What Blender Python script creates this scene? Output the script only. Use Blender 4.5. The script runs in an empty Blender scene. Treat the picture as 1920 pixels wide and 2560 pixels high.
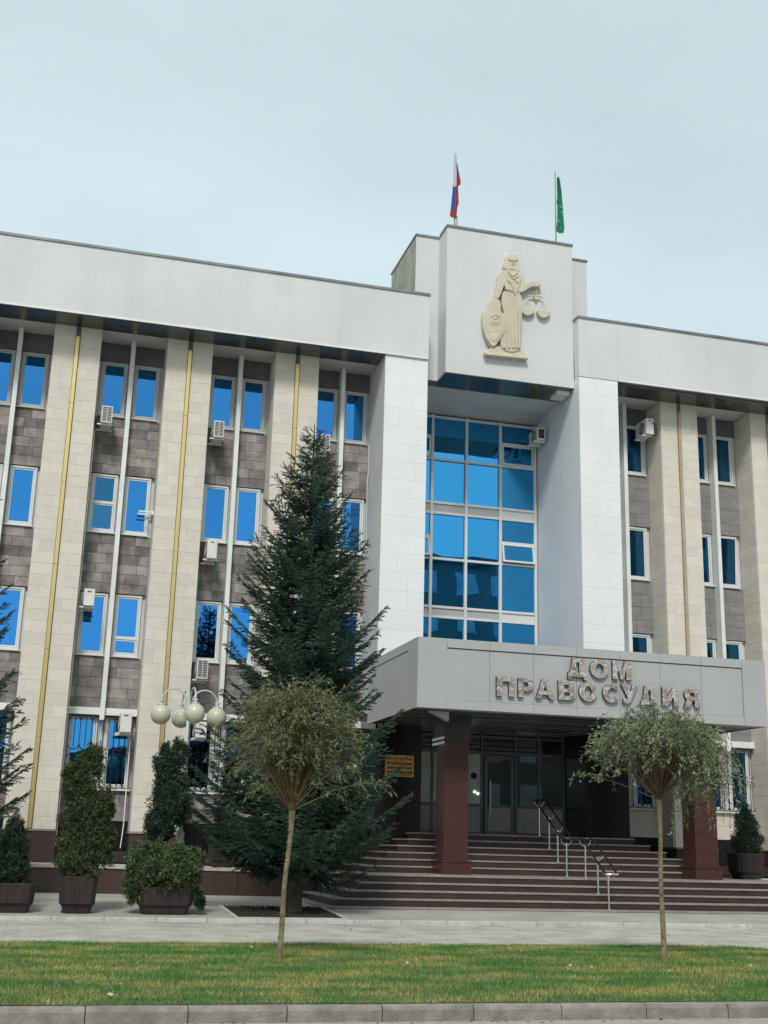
import bpy, bmesh, math, random
import numpy as np
from mathutils import Matrix, Vector
R = random.Random(7)
NR = np.random.default_rng(7)
S = bpy.context.scene
C = S.collection

# ------------------------------------------------------------ camera, sky, sun, exposure
cam = bpy.data.cameras.new('camera')
cam.sensor_fit = 'VERTICAL'; cam.sensor_height = 36.0; cam.lens = 42.85
cam.clip_start = 0.1; cam.clip_end = 3000
co = bpy.data.objects.new('camera', cam); C.objects.link(co)
RT = ((0.96409658, -0.26426380, 0.02612342), (-0.09414621, -0.24815952, 0.96413347), (-0.24830280, -0.93197720, -0.26412918))
co.matrix_world = Matrix.Translation((0, 0, 1.75)) @ Matrix(RT).transposed().to_4x4()
S.camera = co
S.render.resolution_x = 768; S.render.resolution_y = 1024

SUN_EL, SUN_AZ = math.radians(46), math.radians(200)      # azimuth from +Y, clockwise
W = bpy.data.worlds.new('World'); S.world = W; W.use_nodes = True
nt = W.node_tree; N = nt.nodes; L = nt.links; N.clear()
def nd(t, **k):
    n = N.new(t)
    for a, b in k.items(): setattr(n, a, b)
    return n
sky = nd('ShaderNodeTexSky', sky_type='NISHITA', sun_disc=False, sun_elevation=SUN_EL, sun_rotation=SUN_AZ, air_density=1.2, dust_density=2.0)
tc = nd('ShaderNodeTexCoord'); sep = nd('ShaderNodeSeparateXYZ'); L.new(tc.outputs['Generated'], sep.inputs[0])
mr = nd('ShaderNodeMapRange'); mr.inputs['From Min'].default_value = 0.15; mr.inputs['From Max'].default_value = 0.62
L.new(sep.outputs['Z'], mr.inputs['Value'])
grad = nd('ShaderNodeMix', data_type='RGBA'); L.new(mr.outputs[0], grad.inputs['Factor'])
grad.inputs['A'].default_value = (7.5, 8.75, 9.2, 1); grad.inputs['B'].default_value = (5.75, 7.0, 7.35, 1)
nz = nd('ShaderNodeTexNoise'); nz.inputs['Scale'].default_value = 2.2; nz.inputs['Detail'].default_value = 6; nz.inputs['Roughness'].default_value = .52
mp = nd('ShaderNodeMapping'); mp.inputs['Scale'].default_value = (1, 1, 2.6); L.new(tc.outputs['Generated'], mp.inputs[0]); L.new(mp.outputs[0], nz.inputs['Vector'])
mr2 = nd('ShaderNodeMapRange'); mr2.inputs['From Min'].default_value = .3; mr2.inputs['From Max'].default_value = .7
mr2.inputs['To Min'].default_value = .90; mr2.inputs['To Max'].default_value = 1.07; L.new(nz.outputs['Fac'], mr2.inputs['Value'])
vm = nd('ShaderNodeVectorMath', operation='SCALE'); L.new(grad.outputs['Result'], vm.inputs[0]); L.new(mr2.outputs[0], vm.inputs['Scale'])
mx = nd('ShaderNodeMix', data_type='RGBA'); mx.inputs['Factor'].default_value = .88
L.new(sky.outputs[0], mx.inputs['A']); L.new(vm.outputs[0], mx.inputs['B'])
bg = nd('ShaderNodeBackground'); bg.inputs['Strength'].default_value = .10; L.new(mx.outputs['Result'], bg.inputs['Color'])
wo = nd('ShaderNodeOutputWorld'); L.new(bg.outputs[0], wo.inputs[0])

sl = bpy.data.lights.new('sun', 'SUN'); sl.energy = 2.1; sl.angle = math.radians(12); sl.color = (1, .965, .91)
so = bpy.data.objects.new('sun', sl); C.objects.link(so)
sd = Vector((math.sin(SUN_AZ) * math.cos(SUN_EL), math.cos(SUN_AZ) * math.cos(SUN_EL), math.sin(SUN_EL)))
so.rotation_euler = (-sd).to_track_quat('-Z', 'Y').to_euler(); so.location = (0, -20, 40)
S.view_settings.view_transform = 'Standard'; S.view_settings.look = 'None'
S.view_settings.exposure = 0.2; S.view_settings.gamma = 1; S.view_settings.use_curve_mapping = False

# ------------------------------------------------------------ materials
def MAT(name, col, rough=.75, var=.12, scale=1.5, bump=0., bscale=30, metal=0., island=0., spec=.4, col2=None, detail=5,
        stretch=(1, 1, 1), mix_lo=.35, mix_hi=.65, extra=None, trans=0.):
    m = bpy.data.materials.new(name); m.use_nodes = True
    t = m.node_tree; n = t.nodes; l = t.links
    b = n['Principled BSDF']; b.inputs['Roughness'].default_value = rough; b.inputs['Metallic'].default_value = metal
    b.inputs['Specular IOR Level'].default_value = spec
    g = n.new('ShaderNodeNewGeometry'); mp = n.new('ShaderNodeMapping'); mp.inputs['Scale'].default_value = stretch
    l.new(g.outputs['Position'], mp.inputs[0])
    z = n.new('ShaderNodeTexNoise'); z.inputs['Scale'].default_value = scale; z.inputs['Detail'].default_value = detail
    l.new(mp.outputs[0], z.inputs['Vector'])
    r = n.new('ShaderNodeMapRange'); r.inputs['From Min'].default_value = mix_lo; r.inputs['From Max'].default_value = mix_hi; l.new(z.outputs['Fac'], r.inputs['Value'])
    x = n.new('ShaderNodeMix'); x.data_type = 'RGBA'; l.new(r.outputs[0], x.inputs['Factor'])
    a = [c * (1 - var) for c in col]; c2 = col2 or [c * (1 + var) for c in col]
    x.inputs['A'].default_value = (*a, 1); x.inputs['B'].default_value = (*c2, 1)
    out = x.outputs['Result']
    if island:
        oi = n.new('ShaderNodeObjectInfo'); ad = n.new('ShaderNodeMath'); ad.operation = 'ADD'
        l.new(oi.outputs['Random'], ad.inputs[0]); l.new(g.outputs['Random Per Island'], ad.inputs[1])
        fr = n.new('ShaderNodeMath'); fr.operation = 'FRACT'; l.new(ad.outputs[0], fr.inputs[0])
        rr = n.new('ShaderNodeMapRange'); rr.inputs['To Min'].default_value = 1 - island; rr.inputs['To Max'].default_value = 1 + island
        l.new(fr.outputs[0], rr.inputs['Value'])
        v = n.new('ShaderNodeVectorMath'); v.operation = 'SCALE'; l.new(out, v.inputs[0]); l.new(rr.outputs[0], v.inputs['Scale']); out = v.outputs[0]
    if extra: out = extra(t, out, g)
    l.new(out, b.inputs['Base Color'])
    if bump:
        z2 = n.new('ShaderNodeTexNoise'); z2.inputs['Scale'].default_value = bscale; z2.inputs['Detail'].default_value = 6
        l.new(g.outputs['Position'], z2.inputs['Vector'])
        bp = n.new('ShaderNodeBump'); bp.inputs['Strength'].default_value = bump; bp.inputs['Distance'].default_value = .02
        l.new(z2.outputs['Fac'], bp.inputs['Height']); l.new(bp.outputs[0], b.inputs['Normal'])
    if trans:
        tr = n.new('ShaderNodeBsdfTranslucent'); l.new(out, tr.inputs['Color'])
        ms = n.new('ShaderNodeMixShader'); ms.inputs[0].default_value = trans
        l.new(b.outputs[0], ms.inputs[1]); l.new(tr.outputs[0], ms.inputs[2]); l.new(ms.outputs[0], n['Material Output'].inputs[0])
    return m

def stains(col, lo, hi, scale, stretch, amt=1.0):
    def f(t, out, g):
        n = t.nodes; l = t.links
        mp = n.new('ShaderNodeMapping'); mp.inputs['Scale'].default_value = stretch; l.new(g.outputs['Position'], mp.inputs[0])
        z = n.new('ShaderNodeTexNoise'); z.inputs['Scale'].default_value = scale; z.inputs['Detail'].default_value = 7; z.inputs['Roughness'].default_value = .65; l.new(mp.outputs[0], z.inputs['Vector'])
        r = n.new('ShaderNodeMapRange'); r.inputs['From Min'].default_value = lo; r.inputs['From Max'].default_value = hi; r.inputs['To Max'].default_value = amt; l.new(z.outputs['Fac'], r.inputs['Value'])
        x = n.new('ShaderNodeMix'); x.data_type = 'RGBA'; l.new(r.outputs[0], x.inputs['Factor']); l.new(out, x.inputs['A']); x.inputs['B'].default_value = (*col, 1)
        return x.outputs['Result']
    return f

def GLASS(name, tint, rough=.015, warp=.0, wscale=.8, refl=1., lean=0.):
    m = bpy.data.materials.new(name); m.use_nodes = True
    t = m.node_tree; n = t.nodes; l = t.links; b = n['Principled BSDF']
    oi = n.new('ShaderNodeObjectInfo'); mr_ = n.new('ShaderNodeMapRange'); mr_.inputs['To Min'].default_value = .88; mr_.inputs['To Max'].default_value = 1.1; l.new(oi.outputs['Random'], mr_.inputs['Value'])
    vs = n.new('ShaderNodeVectorMath'); vs.operation = 'SCALE'; vs.inputs[0].default_value = tint; l.new(mr_.outputs[0], vs.inputs['Scale']); l.new(vs.outputs[0], b.inputs['Base Color'])
    b.inputs['Metallic'].default_value = refl; b.inputs['Roughness'].default_value = rough
    g = n.new('ShaderNodeNewGeometry'); z = n.new('ShaderNodeTexNoise'); z.inputs['Scale'].default_value = wscale; z.inputs['Detail'].default_value = 1
    l.new(g.outputs['Position'], z.inputs['Vector'])
    bp = n.new('ShaderNodeBump'); bp.inputs['Strength'].default_value = warp; bp.inputs['Distance'].default_value = .05
    l.new(z.outputs['Fac'], bp.inputs['Height']); l.new(bp.outputs[0], b.inputs['Normal'])
    if lean:                        # shading normal tilted up to shift the mirrored eaves; panes stay plumb
        va = n.new('ShaderNodeVectorMath'); va.operation = 'ADD'; va.inputs[1].default_value = (0, 0, lean); l.new(g.outputs['Normal'], va.inputs[0])
        vn = n.new('ShaderNodeVectorMath'); vn.operation = 'NORMALIZE'; l.new(va.outputs[0], vn.inputs[0]); l.new(vn.outputs[0], bp.inputs['Normal'])
    return m

wall_w = MAT('white_plaster', (.615, .625, .62), .85, .05, .35, .25, 14, extra=stains((.47, .48, .465), .5, .9, 1.3, (1, 1, .12), .5))
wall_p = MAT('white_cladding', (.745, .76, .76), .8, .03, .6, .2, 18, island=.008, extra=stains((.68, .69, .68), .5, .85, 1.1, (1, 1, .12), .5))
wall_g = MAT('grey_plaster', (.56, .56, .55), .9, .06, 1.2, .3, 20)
stained = MAT('stained_concrete', (.50, .49, .43), .9, .15, 1.2, .4, 10, col2=(.40, .42, .33), extra=stains((.22, .23, .17), .45, .62, 2.2, (1, 1, .35), .8))
lime = MAT('limestone', (.64, .592, .51), .85, .04, 2.2, .3, 25, island=.045, extra=stains((.72, .68, .59), .63, .68, 3.5, (1, 1, 1.6), .6))
lime_j = MAT('limestone_joint', (.58, .535, .46), .9, .06)
tuff = MAT('tuff_stone', (.24, .218, .208), .92, .28, 2.5, .6, 22, island=.34, extra=stains((.05, .043, .04), .66, .70, 5, (1, 1, 1.8), .9))
tuff_j = MAT('tuff_joint', (.17, .15, .14), .95, .1)
tuff_s = MAT('smooth_grey_stone', (.225, .22, .215), .9, .12, 1.5, .3, 22, island=.04, stretch=(1, 1, 4))
graph = MAT('dark_grey_panel', (.13, .13, .135), .8, .12, 1.5)
fin_m = MAT('white_paint', (.72, .74, .71), .6, .07, 1.5, .1, 40)
frame_m = MAT('white_upvc', (.66, .67, .655), .45, .04, 2)
frame_g = MAT('grey_upvc', (.50, .515, .50), .5, .05, 2)
gold = MAT('gold_metal', (.78, .60, .27), .34, .08, .8, 0, 30, metal=.75, col2=(.68, .50, .20), stretch=(1, 1, .3))
beige_m = MAT('beige_strip', (.42, .36, .27), .5, .08, 2, metal=.2)
coping_m = MAT('grey_sheet_metal', (.20, .215, .215), .5, .2, 1.2, metal=.3)
soffit_m = MAT('polished_dark_metal', (.19, .20, .185), .22, .2, .9, metal=.85)
canopy_m = MAT('grey_aluminium_panel', (.44, .45, .445), .42, .03, .8, .02, 5, spec=.5, metal=.15)
granite = MAT('brown_granite', (.036, .024, .0215), .36, .35, 30, 0, 30, spec=.45, col2=(.058, .039, .034), extra=stains((.085, .058, .045), .45, .75, 1.2, (1, 1, .3), .4))
granite_w = MAT('brown_granite_panels', (.055, .034, .030), .36, .3, 30, 0, 30, spec=.4, col2=(.078, .050, .044), extra=stains((.105, .065, .05), .45, .7, 1.0, (1, 1, .3), .5))
granite_r = MAT('red_granite', (.066, .023, .021), .3, .4, 45, spec=.4, col2=(.095, .040, .036), extra=stains((.17, .09, .075), .66, .72, 38, (1, 1, 1), .7))
granite_k = MAT('black_granite', (.012, .011, .012), .22, .4, 20, spec=.4)
tread_m = MAT('sky_lit_granite_top', (.28, .24, .22), .6, .14, 6, .15, 30, island=.08)  # step granite made paler: light from the sky is put into this colour
tile_m = MAT('light_paving_tile', (.44, .42, .37), .85, .12, 6, .3, 30, island=.08)
concrete_k = MAT('kerb_concrete', (.24, .215, .185), .9, .2, 6, .6, 40, island=.05, extra=stains((.33, .31, .28), .58, .72, 4, (1, 1, 2.5), .8))
concrete_l = MAT('pale_kerb_concrete', (.46, .455, .41), .9, .1, 5, .4, 40, island=.05, extra=stains((.24, .245, .22), .55, .7, 2, (1, 1, 1), .6))
asphalt = MAT('worn_asphalt', (.36, .32, .285), .92, .1, 8, .5, 80, extra=stains((.20, .185, .17), .5, .75, 2.5, (1, 2, 1), .7))
soil = MAT('dark_soil', (.035, .028, .022), .95, .5, 20, 1., 40)
planter_m = MAT('brown_planter_concrete', (.026, .020, .019), .75, .25, 3, .3, 50, stretch=(4, 4, .4), extra=stains((.085, .072, .07), .58, .75, 3, (5, 5, .3), .5))
steel = MAT('brushed_steel', (.62, .60, .56), .28, .08, 5, metal=.9)
rail_d = MAT('dark_handrail', (.018, .014, .013), .4, .2, 5)
iron = MAT('wrought_iron', (.012, .012, .018), .5, .2, 5)
ac_m = MAT('ac_white', (.66, .66, .61), .5, .06, 3, extra=stains((.45, .40, .33), .62, .8, 6, (2, 2, .6), .5))
ac_d = MAT('ac_dark_grille', (.05, .055, .055), .6, .2, 8)
letter_m = MAT('stained_steel_letter', (.24, .205, .185), .5, .2, 7, .1, 20, metal=.1, col2=(.40, .36, .33), extra=stains((.62, .61, .58), .50, .62, 9, (1, 1, 1.5), .85))
letter_s = MAT('dark_letter_side', (.05, .042, .036), .6, .2, 7)
relief_m = MAT('sand_relief', (.58, .525, .405), .8, .06, 3, .2, 20, extra=stains((.46, .42, .33), .5, .8, 1.5, (1, 1, .5), .5))
globe_m = MAT('cream_globe', (.68, .665, .53), .28, .03, 3, spec=.5, trans=.25)
pole_m = MAT('grey_white_pole', (.50, .53, .52), .45, .1, 4)
bark_s = MAT('spruce_bark', (.075, .062, .05), .95, .35, 8, .8, 30, stretch=(1, 1, .5))
bark_y = MAT('young_bark', (.20, .165, .095), .85, .25, 8, .4, 30, extra=stains((.07, .05, .03), .6, .68, 9, (.5, .5, 2.5), .8))
twig_m = MAT('twig_brown', (.13, .085, .05), .85, .25, 8)
twig_y = MAT('twig_olive', (.17, .12, .06), .85, .25, 8)
needle = MAT('spruce_needles', (.020, .056, .042), .55, .35, 1.3, island=.55, spec=.35, trans=.14, col2=(.060, .125, .070))
leaf_o = MAT('olive_willow_leaves', (.125, .175, .065), .6, .3, 1.8, island=.45, spec=.35, col2=(.26, .275, .17), trans=.28)
leaf_g = MAT('green_willow_leaves', (.15, .215, .11), .6, .3, 2.2, island=.45, spec=.35, col2=(.32, .37, .23), trans=.28)
leaf_t = MAT('thuja_green', (.038, .068, .024), .7, .35, 5, island=.65, col2=(.10, .125, .045), trans=.12)
leaf_d = MAT('dark_thuja', (.020, .045, .027), .7, .35, 5, island=.65, col2=(.045, .085, .045), trans=.1)
leaf_j = MAT('juniper_green', (.045, .09, .035), .7, .35, 5, island=.65, col2=(.13, .18, .07), trans=.12)
grass_m = MAT('grass_blades', (.10, .25, .055), .75, .1, 1.2, island=.5, stretch=(.7, 1.1, .2), col2=(.37, .345, .11), mix_lo=.42, mix_hi=.62, trans=.2, detail=5)
turf_m = MAT('turf_soil', (.045, .10, .028), .9, .2, 1.5, col2=(.13, .13, .05), stretch=(.8, 1.2, .2), mix_lo=.36, mix_hi=.66, detail=5)
pane_m = GLASS('blue_mirror_glass', (.048, .265, .64), .01, .012, 1.2, lean=.055)
pane_v = GLASS('violet_mirror_glass', (.04, .17, .33), .01, .03, 1.2, lean=.03)
pane_g = GLASS('ground_floor_mirror_glass', (.045, .25, .56), .01, .02, 1.5)
pane_c = GLASS('curtain_mirror_glass', (.058, .385, .76), .012, .07, .9, lean=.06)
pane_k = GLASS('dark_entrance_glass', (.10, .11, .11), .02, .02, 1)
pane_f = MAT('frosted_blind_pane', (.42, .50, .43), .35, .12, 3, spec=.6)
entry_f = MAT('grey_green_aluminium', (.11, .13, .135), .4, .1, 3, spec=.5)
entry_p = MAT('grey_infill_panel', (.34, .33, .32), .5, .06, 3)
ceil_m = MAT('metal_slat_ceiling', (.16, .18, .18), .25, .2, 4, metal=.7, island=.25)
white_f = MAT('flag_white', (.62, .62, .70), .9, .05, trans=.25)
blue_f = MAT('flag_blue', (.05, .12, .36), .9, .1, trans=.25)
red_f = MAT('flag_red', (.42, .05, .06), .9, .1, trans=.25)
green_f = MAT('flag_green', (.02, .22, .15), .9, .2, 5, trans=.25)
plaque_m = MAT('brass_plaque', (.62, .33, .10), .4, .3, 8, metal=.5)
opp_m = MAT('opposite_wall', (.16, .17, .17), .9, .15, .4)
opp_w = MAT('opposite_window', (.35, .45, .50), .3, .2, .6)
hill_m = MAT('hill_green', (.035, .055, .05), .95, .4, .08)

# ------------------------------------------------------------ object helpers (all vertices in world metres unless said)
WP = {}
def link(o, parent=None, loc=(0, 0, 0)):
    C.objects.link(o)
    p = (0, 0, 0)
    if parent is not None:
        o.parent = parent; p = WP[parent.name]
    o.location = (loc[0] - p[0], loc[1] - p[1], loc[2] - p[2]); WP[o.name] = tuple(loc)
    return o
def tag(o, label=None, cat=None, group=None, kind=None):
    if label: o['label'] = label
    if cat: o['category'] = cat
    if group: o['group'] = group
    if kind: o['kind'] = kind
    return o
def thing(name, loc, label, cat, group=None):
    o = bpy.data.objects.new(name, None); o.empty_display_size = .2
    return tag(link(o, None, loc), label, cat, group)
def mesh(name, V, F, mats):
    me = bpy.data.meshes.new(name)
    me.from_pydata([tuple(v) for v in V], [], [tuple(f) for f in F])
    for m in (mats if isinstance(mats, (list, tuple)) else [mats]): me.materials.append(m)
    me.update(); return me
def npmesh(name, V, F, mats, mi=None):
    """fast triangle or quad mesh from numpy arrays (F: n x k)"""
    me = bpy.data.meshes.new(name); V = np.asarray(V, np.float32); F = np.asarray(F, np.int32); k = F.shape[1]
    me.vertices.add(len(V)); me.vertices.foreach_set('co', V.ravel())
    me.loops.add(F.size); me.loops.foreach_set('vertex_index', F.ravel())
    me.polygons.add(len(F)); me.polygons.foreach_set('loop_start', np.arange(0, F.size, k, dtype=np.int32))
    for m in (mats if isinstance(mats, (list, tuple)) else [mats]): me.materials.append(m)
    if mi is not None: me.polygons.foreach_set('material_index', np.asarray(mi, np.int32))
    me.update(calc_edges=True); return me
def obj(name, me, parent=None, loc=(0, 0, 0)): return link(bpy.data.objects.new(name, me), parent, loc)
class MB:
    def __init__(s): s.V = []; s.F = []; s.I = []; s.m = 0
    def box(s, x0, x1, y0, y1, z0, z1, m=None):
        b = len(s.V); s.V += [(x, y, z) for z in (z0, z1) for y in (y0, y1) for x in (x0, x1)]
        for f in ((0, 2, 3, 1), (4, 5, 7, 6), (0, 1, 5, 4), (2, 6, 7, 3), (0, 4, 6, 2), (1, 3, 7, 5)):
            s.F.append([b + i for i in f]); s.I.append(s.m if m is None else m)
        return s
    def hull8(s, P, m=None):           # 8 corners ordered like box()
        b = len(s.V); s.V += P
        for f in ((0, 2, 3, 1), (4, 5, 7, 6), (0, 1, 5, 4), (2, 6, 7, 3), (0, 4, 6, 2), (1, 3, 7, 5)):
            s.F.append([b + i for i in f]); s.I.append(s.m if m is None else m)
        return s
    def tube(s, P, r, n=6, m=None, cap=True):
        P = [Vector(p) for p in P]; r = r if isinstance(r, (list, tuple)) else [r] * len(P)
        b = len(s.V); u = None
        for i, p in enumerate(P):
            d = (P[min(i + 1, len(P) - 1)] - P[max(i - 1, 0)]).normalized()
            if u is None: u = d.orthogonal().normalized()
            u = (u - d * u.dot(d)).normalized(); w = d.cross(u)
            for k in range(n):
                a = 2 * math.pi * k / n; s.V.append(tuple(p + (u * math.cos(a) + w * math.sin(a)) * r[i]))
        for i in range(len(P) - 1):
            for k in range(n):
                a = b + i * n + k; c = b + i * n + (k + 1) % n
                s.F.append([a, c, c + n, a + n]); s.I.append(s.m if m is None else m)
        if cap:
            s.F.append([b + k for k in range(n)][::-1]); s.I.append(s.m if m is None else m)
            s.F.append([b + (len(P) - 1) * n + k for k in range(n)]); s.I.append(s.m if m is None else m)
        return s
    def lathe(s, cx, cy, prof, n=24, m=None):
        b = len(s.V)
        for (r, z) in prof:
            for k in range(n): s.V.append((cx + r * math.cos(2 * math.pi * k / n), cy + r * math.sin(2 * math.pi * k / n), z))
        for i in range(len(prof) - 1):
            for k in range(n):
                a = b + i * n + k; c = b + i * n + (k + 1) % n
                s.F.append([a, c, c + n, a + n]); s.I.append(s.m if m is None else m)
        return s
    def frame(s, x0, x1, z0, z1, w, y0, y1, m=None):
        s.box(x0, x0 + w, y0, y1, z0, z1, m); s.box(x1 - w, x1, y0, y1, z0, z1, m)
        s.box(x0 + w, x1 - w, y0, y1, z0, z0 + w, m); s.box(x0 + w, x1 - w, y0, y1, z1 - w, z1, m); return s
    def build(s, name, mats, parent=None, loc=(0, 0, 0), smooth=False, bevel=0):
        me = mesh(name, s.V, s.F, mats); me.polygons.foreach_set('material_index', s.I)
        if smooth: me.polygons.foreach_set('use_smooth', [True] * len(me.polygons))
        o = obj(name, me, parent, loc)
        if bevel:
            md = o.modifiers.new('bevel', 'BEVEL'); md.width = bevel; md.segments = 2; md.limit_method = 'ANGLE'
        return o
def B(name, x0, x1, y0, y1, z0, z1, mat, parent=None, bevel=0):
    return MB().box(x0, x1, y0, y1, z0, z1).build(name, mat, parent, bevel=bevel)

# unit piece (chamfered on the face that looks to -Y), shared by all alike stones
def unit_piece(name, mat, ch=.012):
    V = []; a = .5
    V += [(-a, a, -a), (a, a, -a), (a, a, a), (-a, a, a)]
    V += [(-a, -a + .25, -a), (a, -a + .25, -a), (a, -a + .25, a), (-a, -a + .25, a)]
    b = a - ch; V += [(-b, -a, -b), (b, -a, -b), (b, -a, b), (-b, -a, b)]
    F = [(0, 4, 5, 1), (1, 5, 6, 2), (2, 6, 7, 3), (3, 7, 4, 0), (4, 8, 9, 5), (5, 9, 10, 6), (6, 10, 11, 7), (7, 11, 8, 4), (8, 11, 10, 9)]
    return mesh(name, V, F, mat)
UNIT = {}
def piece(name, mat, x0, x1, y0, y1, z0, z1, parent):
    k = (name, mat.name)
    if k not in UNIT: UNIT[k] = unit_piece(name, mat, {'cladding_slab': .0015, 'stone_block': .005}.get(name, .004 if mat is tuff_s else .012))
    o = obj(name, UNIT[k], parent, ((x0 + x1) / 2, (y0 + y1) / 2, (z0 + z1) / 2)); o.scale = (x1 - x0, y1 - y0, z1 - z0); return o
def coursed(x0, x1, z0, z1, h, lens, rnd, align=None):
    """list of stones (x0,x1,z0,z1) in courses"""
    out = []; n = max(1, round((z1 - z0) / h)); hh = (z1 - z0) / n
    for i in range(n):
        za = z0 + i * hh; x = x0; first = True
        cuts = []
        x = x0 + rnd.uniform(.25, 1.) * lens[1] if not align else x0
        while x < x1 - lens[0] * .5:
            if x - (cuts[-1] if cuts else x0) > lens[0] * .55: cuts.append(x)
            x += rnd.uniform(*lens)
        e = [x0] + cuts + [x1]
        if len(e) > 2 and e[-1] - e[-2] < lens[0] * .4: e.pop(-2)
        for a, b in zip(e, e[1:]): out.append((a, b, za, za + hh))
    return out

# ------------------------------------------------------------ the setting: ground
B('ground', -600, 600, -600, 600, -.4, -.06, asphalt); tag(bpy.data.objects['ground'], kind='structure')
road = B('road', -60, 70, -12, 13.04, -.058, 0, asphalt); tag(road, kind='structure')
def sheet(name, pts, mat, kind='structure', grid=None):
    me = mesh(name, pts, [tuple(range(len(pts)))], mat); return tag(obj(name, me), kind=kind)
def brick_extra(sx, sy, col, rot=0):
    def f(t, out, g):
        n = t.nodes; l = t.links
        b = n.new('ShaderNodeTexBrick'); b.inputs['Scale'].default_value = 1; b.inputs['Brick Width'].default_value = sx; b.inputs['Row Height'].default_value = sy
        b.inputs['Mortar Size'].default_value = .012; b.inputs['Color1'].default_value = (1, 1, 1, 1); b.inputs['Color2'].default_value = (.90, .895, .88, 1); b.inputs['Mortar'].default_value = (*col, 1)
        l.new(g.outputs['Position'], b.inputs['Vector'])
        x = n.new('ShaderNodeMix'); x.data_type = 'RGBA'; x.blend_type = 'MULTIPLY'; x.inputs['Factor'].default_value = 1
        l.new(out, x.inputs['A']); l.new(b.outputs['Color'], x.inputs['B']); return x.outputs['Result']
    return f
pave_m = MAT('paving_blocks', (.44, .41, .355), .88, .16, 1.6, .3, 40, detail=8, extra=brick_extra(.4, .2, (.80, .80, .79)))
plaza_m = MAT('plaza_blocks', (.385, .375, .335), .85, .12, .8, .3, 40, extra=brick_extra(.3, .15, (.82, .82, .81)))
XL, XR = -40, 60
sheet('pavement', [(XL, 20.4, .143), (XR, 20.4, .143), (XR, 25.42, .198), (XL, 25.42, .198)], pave_m)
sheet('side_pavement', [(12.0, 13.2, .138), (XR, 13.2, .138), (XR, 20.4, .143), (12.0, 20.4, .143)], pave_m)
sheet('plaza', [(XL, 25.55, .268), (XR, 25.55, .268), (XR, 27.8, .375), (XR, 31.95, .445), (XL, 31.95, .445), (XL, 27.8, .375)], plaza_m)
# lawn: gently crowned turf with a rounded right end
LX0, LX1, LY0, LY1 = -9., 13.3, 13.2, 20.75
def lawn_edge(x, far):             # far edge of the lawn as seen from the road
    return LY1 if x < 12.1 else LY1 - (x - 12.1) ** 2 * 3.2
def lawn_z(x, y):
    t = (y - LY0) / (LY1 - LY0); return .148 + .004 * t + .03 * math.sin(math.pi * min(1, max(0, t)))
gx = np.linspace(LX0, LX1, 60); V = []; F = []
for x in gx:
    e = max(LY0 + .3, lawn_edge(x, 1))
    for j in range(14):
        y = LY0 + (e - LY0) * j / 13; V.append((x, y, lawn_z(x, y) + .012))
for i in range(59):
    for j in range(13): a = i * 14 + j; F.append((a, a + 14, a + 15, a + 1))
tag(obj('turf', mesh('turf', V, F, turf_m)), kind='structure')
# kerbs, stone by stone
def kerb_body(x0, x1, y0, y1, z0, z1, parent, mat, name='kerbstone', r=.03, shift=0.):
    k = ('k', name, round(x1 - x0, 3), z1)
    if k not in UNIT:
        w = (x1 - x0) / 2 - .006; d = (y1 - y0) / 2; h = z1 - z0
        P = [(-d, 0), (-d, h - r), (-d + r * .35, h - r * .3), (-d + r, h), (d, h), (d, 0)]
        V = [(sx, p[0], p[1]) for sx in (-w, w) for p in P]; n = len(P)
        F = [tuple(range(n))[::-1], tuple(range(n, 2 * n))] + [(i, (i + 1) % n, (i + 1) % n + n, i + n) for i in range(n)]
        UNIT[k] = mesh(name, V, F, mat)
    o = obj(name, UNIT[k], parent, ((x0 + x1) / 2, (y0 + y1) / 2 + shift, z0)); return o
kb = tag(MB().box(-30, 32, 13.08, 13.16, -.05, .08).build('kerb', concrete_k), kind='structure')
for i in range(-10, 12):
    x = .60 + i * 1.0
    o = kerb_body(x, x + 1, 13.035, 13.19, -.03, .155, kb, concrete_k, 'kerbstone', .045, R.uniform(-.004, .004)); o.rotation_euler.z = R.uniform(-.004, .004)
kb.name = 'kerb'
lk = tag(MB().box(-30, 50, 25.46, 25.52, .15, .24).build('plaza_kerb', concrete_l), kind='structure')
for i in range(-6, 26):
    x = -.62 + i * 1.0
    kerb_body(x, x + 1, 25.42, 25.56, .17, .275, lk, concrete_l, 'kerbstone', .012, R.uniform(-.003, .003))

# ------------------------------------------------------------ the courthouse
ch = thing('courthouse', (13.0, 34.0, 1.1), 'large pale courthouse with tall limestone pilasters, blue mirror windows and a grey entrance canopy', 'building')
Yc, Yp, Yf, Yr, ZS, ZT = 34.07, 35.0, 35.65, 36.05, 16.5, 18.7
mb = MB(); mb.box(-9.6, 10.2, 36.36, 50, .4, 18.3); mb.box(10.2, 15.7, 37.95, 49.9, .41, 18.29); mb.box(15.7, 34, 36.36, 50, .4, 18.3)
mb.build('wall_core', graph, ch)
def parapet(x0, x1, z0, yf):
    o = B('parapet', x0, x1, yf, 35.1, z0, ZT - .05, wall_w, ch)
    B('coping', x0 - .03, x1 + .03, yf - .035, 35.13, ZT - .05, ZT + .03, coping_m, o)
    return o
p1 = parapet(-9.6, 10.38, ZS, 34.045)
p2 = parapet(16.88, 34, ZS + .11, 34.072)
B('drip_edge', -9.6, 10.35, 34.03, 34.05, ZS - .015, ZS + .045, fin_m, p1)
B('drip_edge', 16.9, 34, 34.055, 34.075, ZS + .10, ZS + .16, fin_m, p2)
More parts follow.
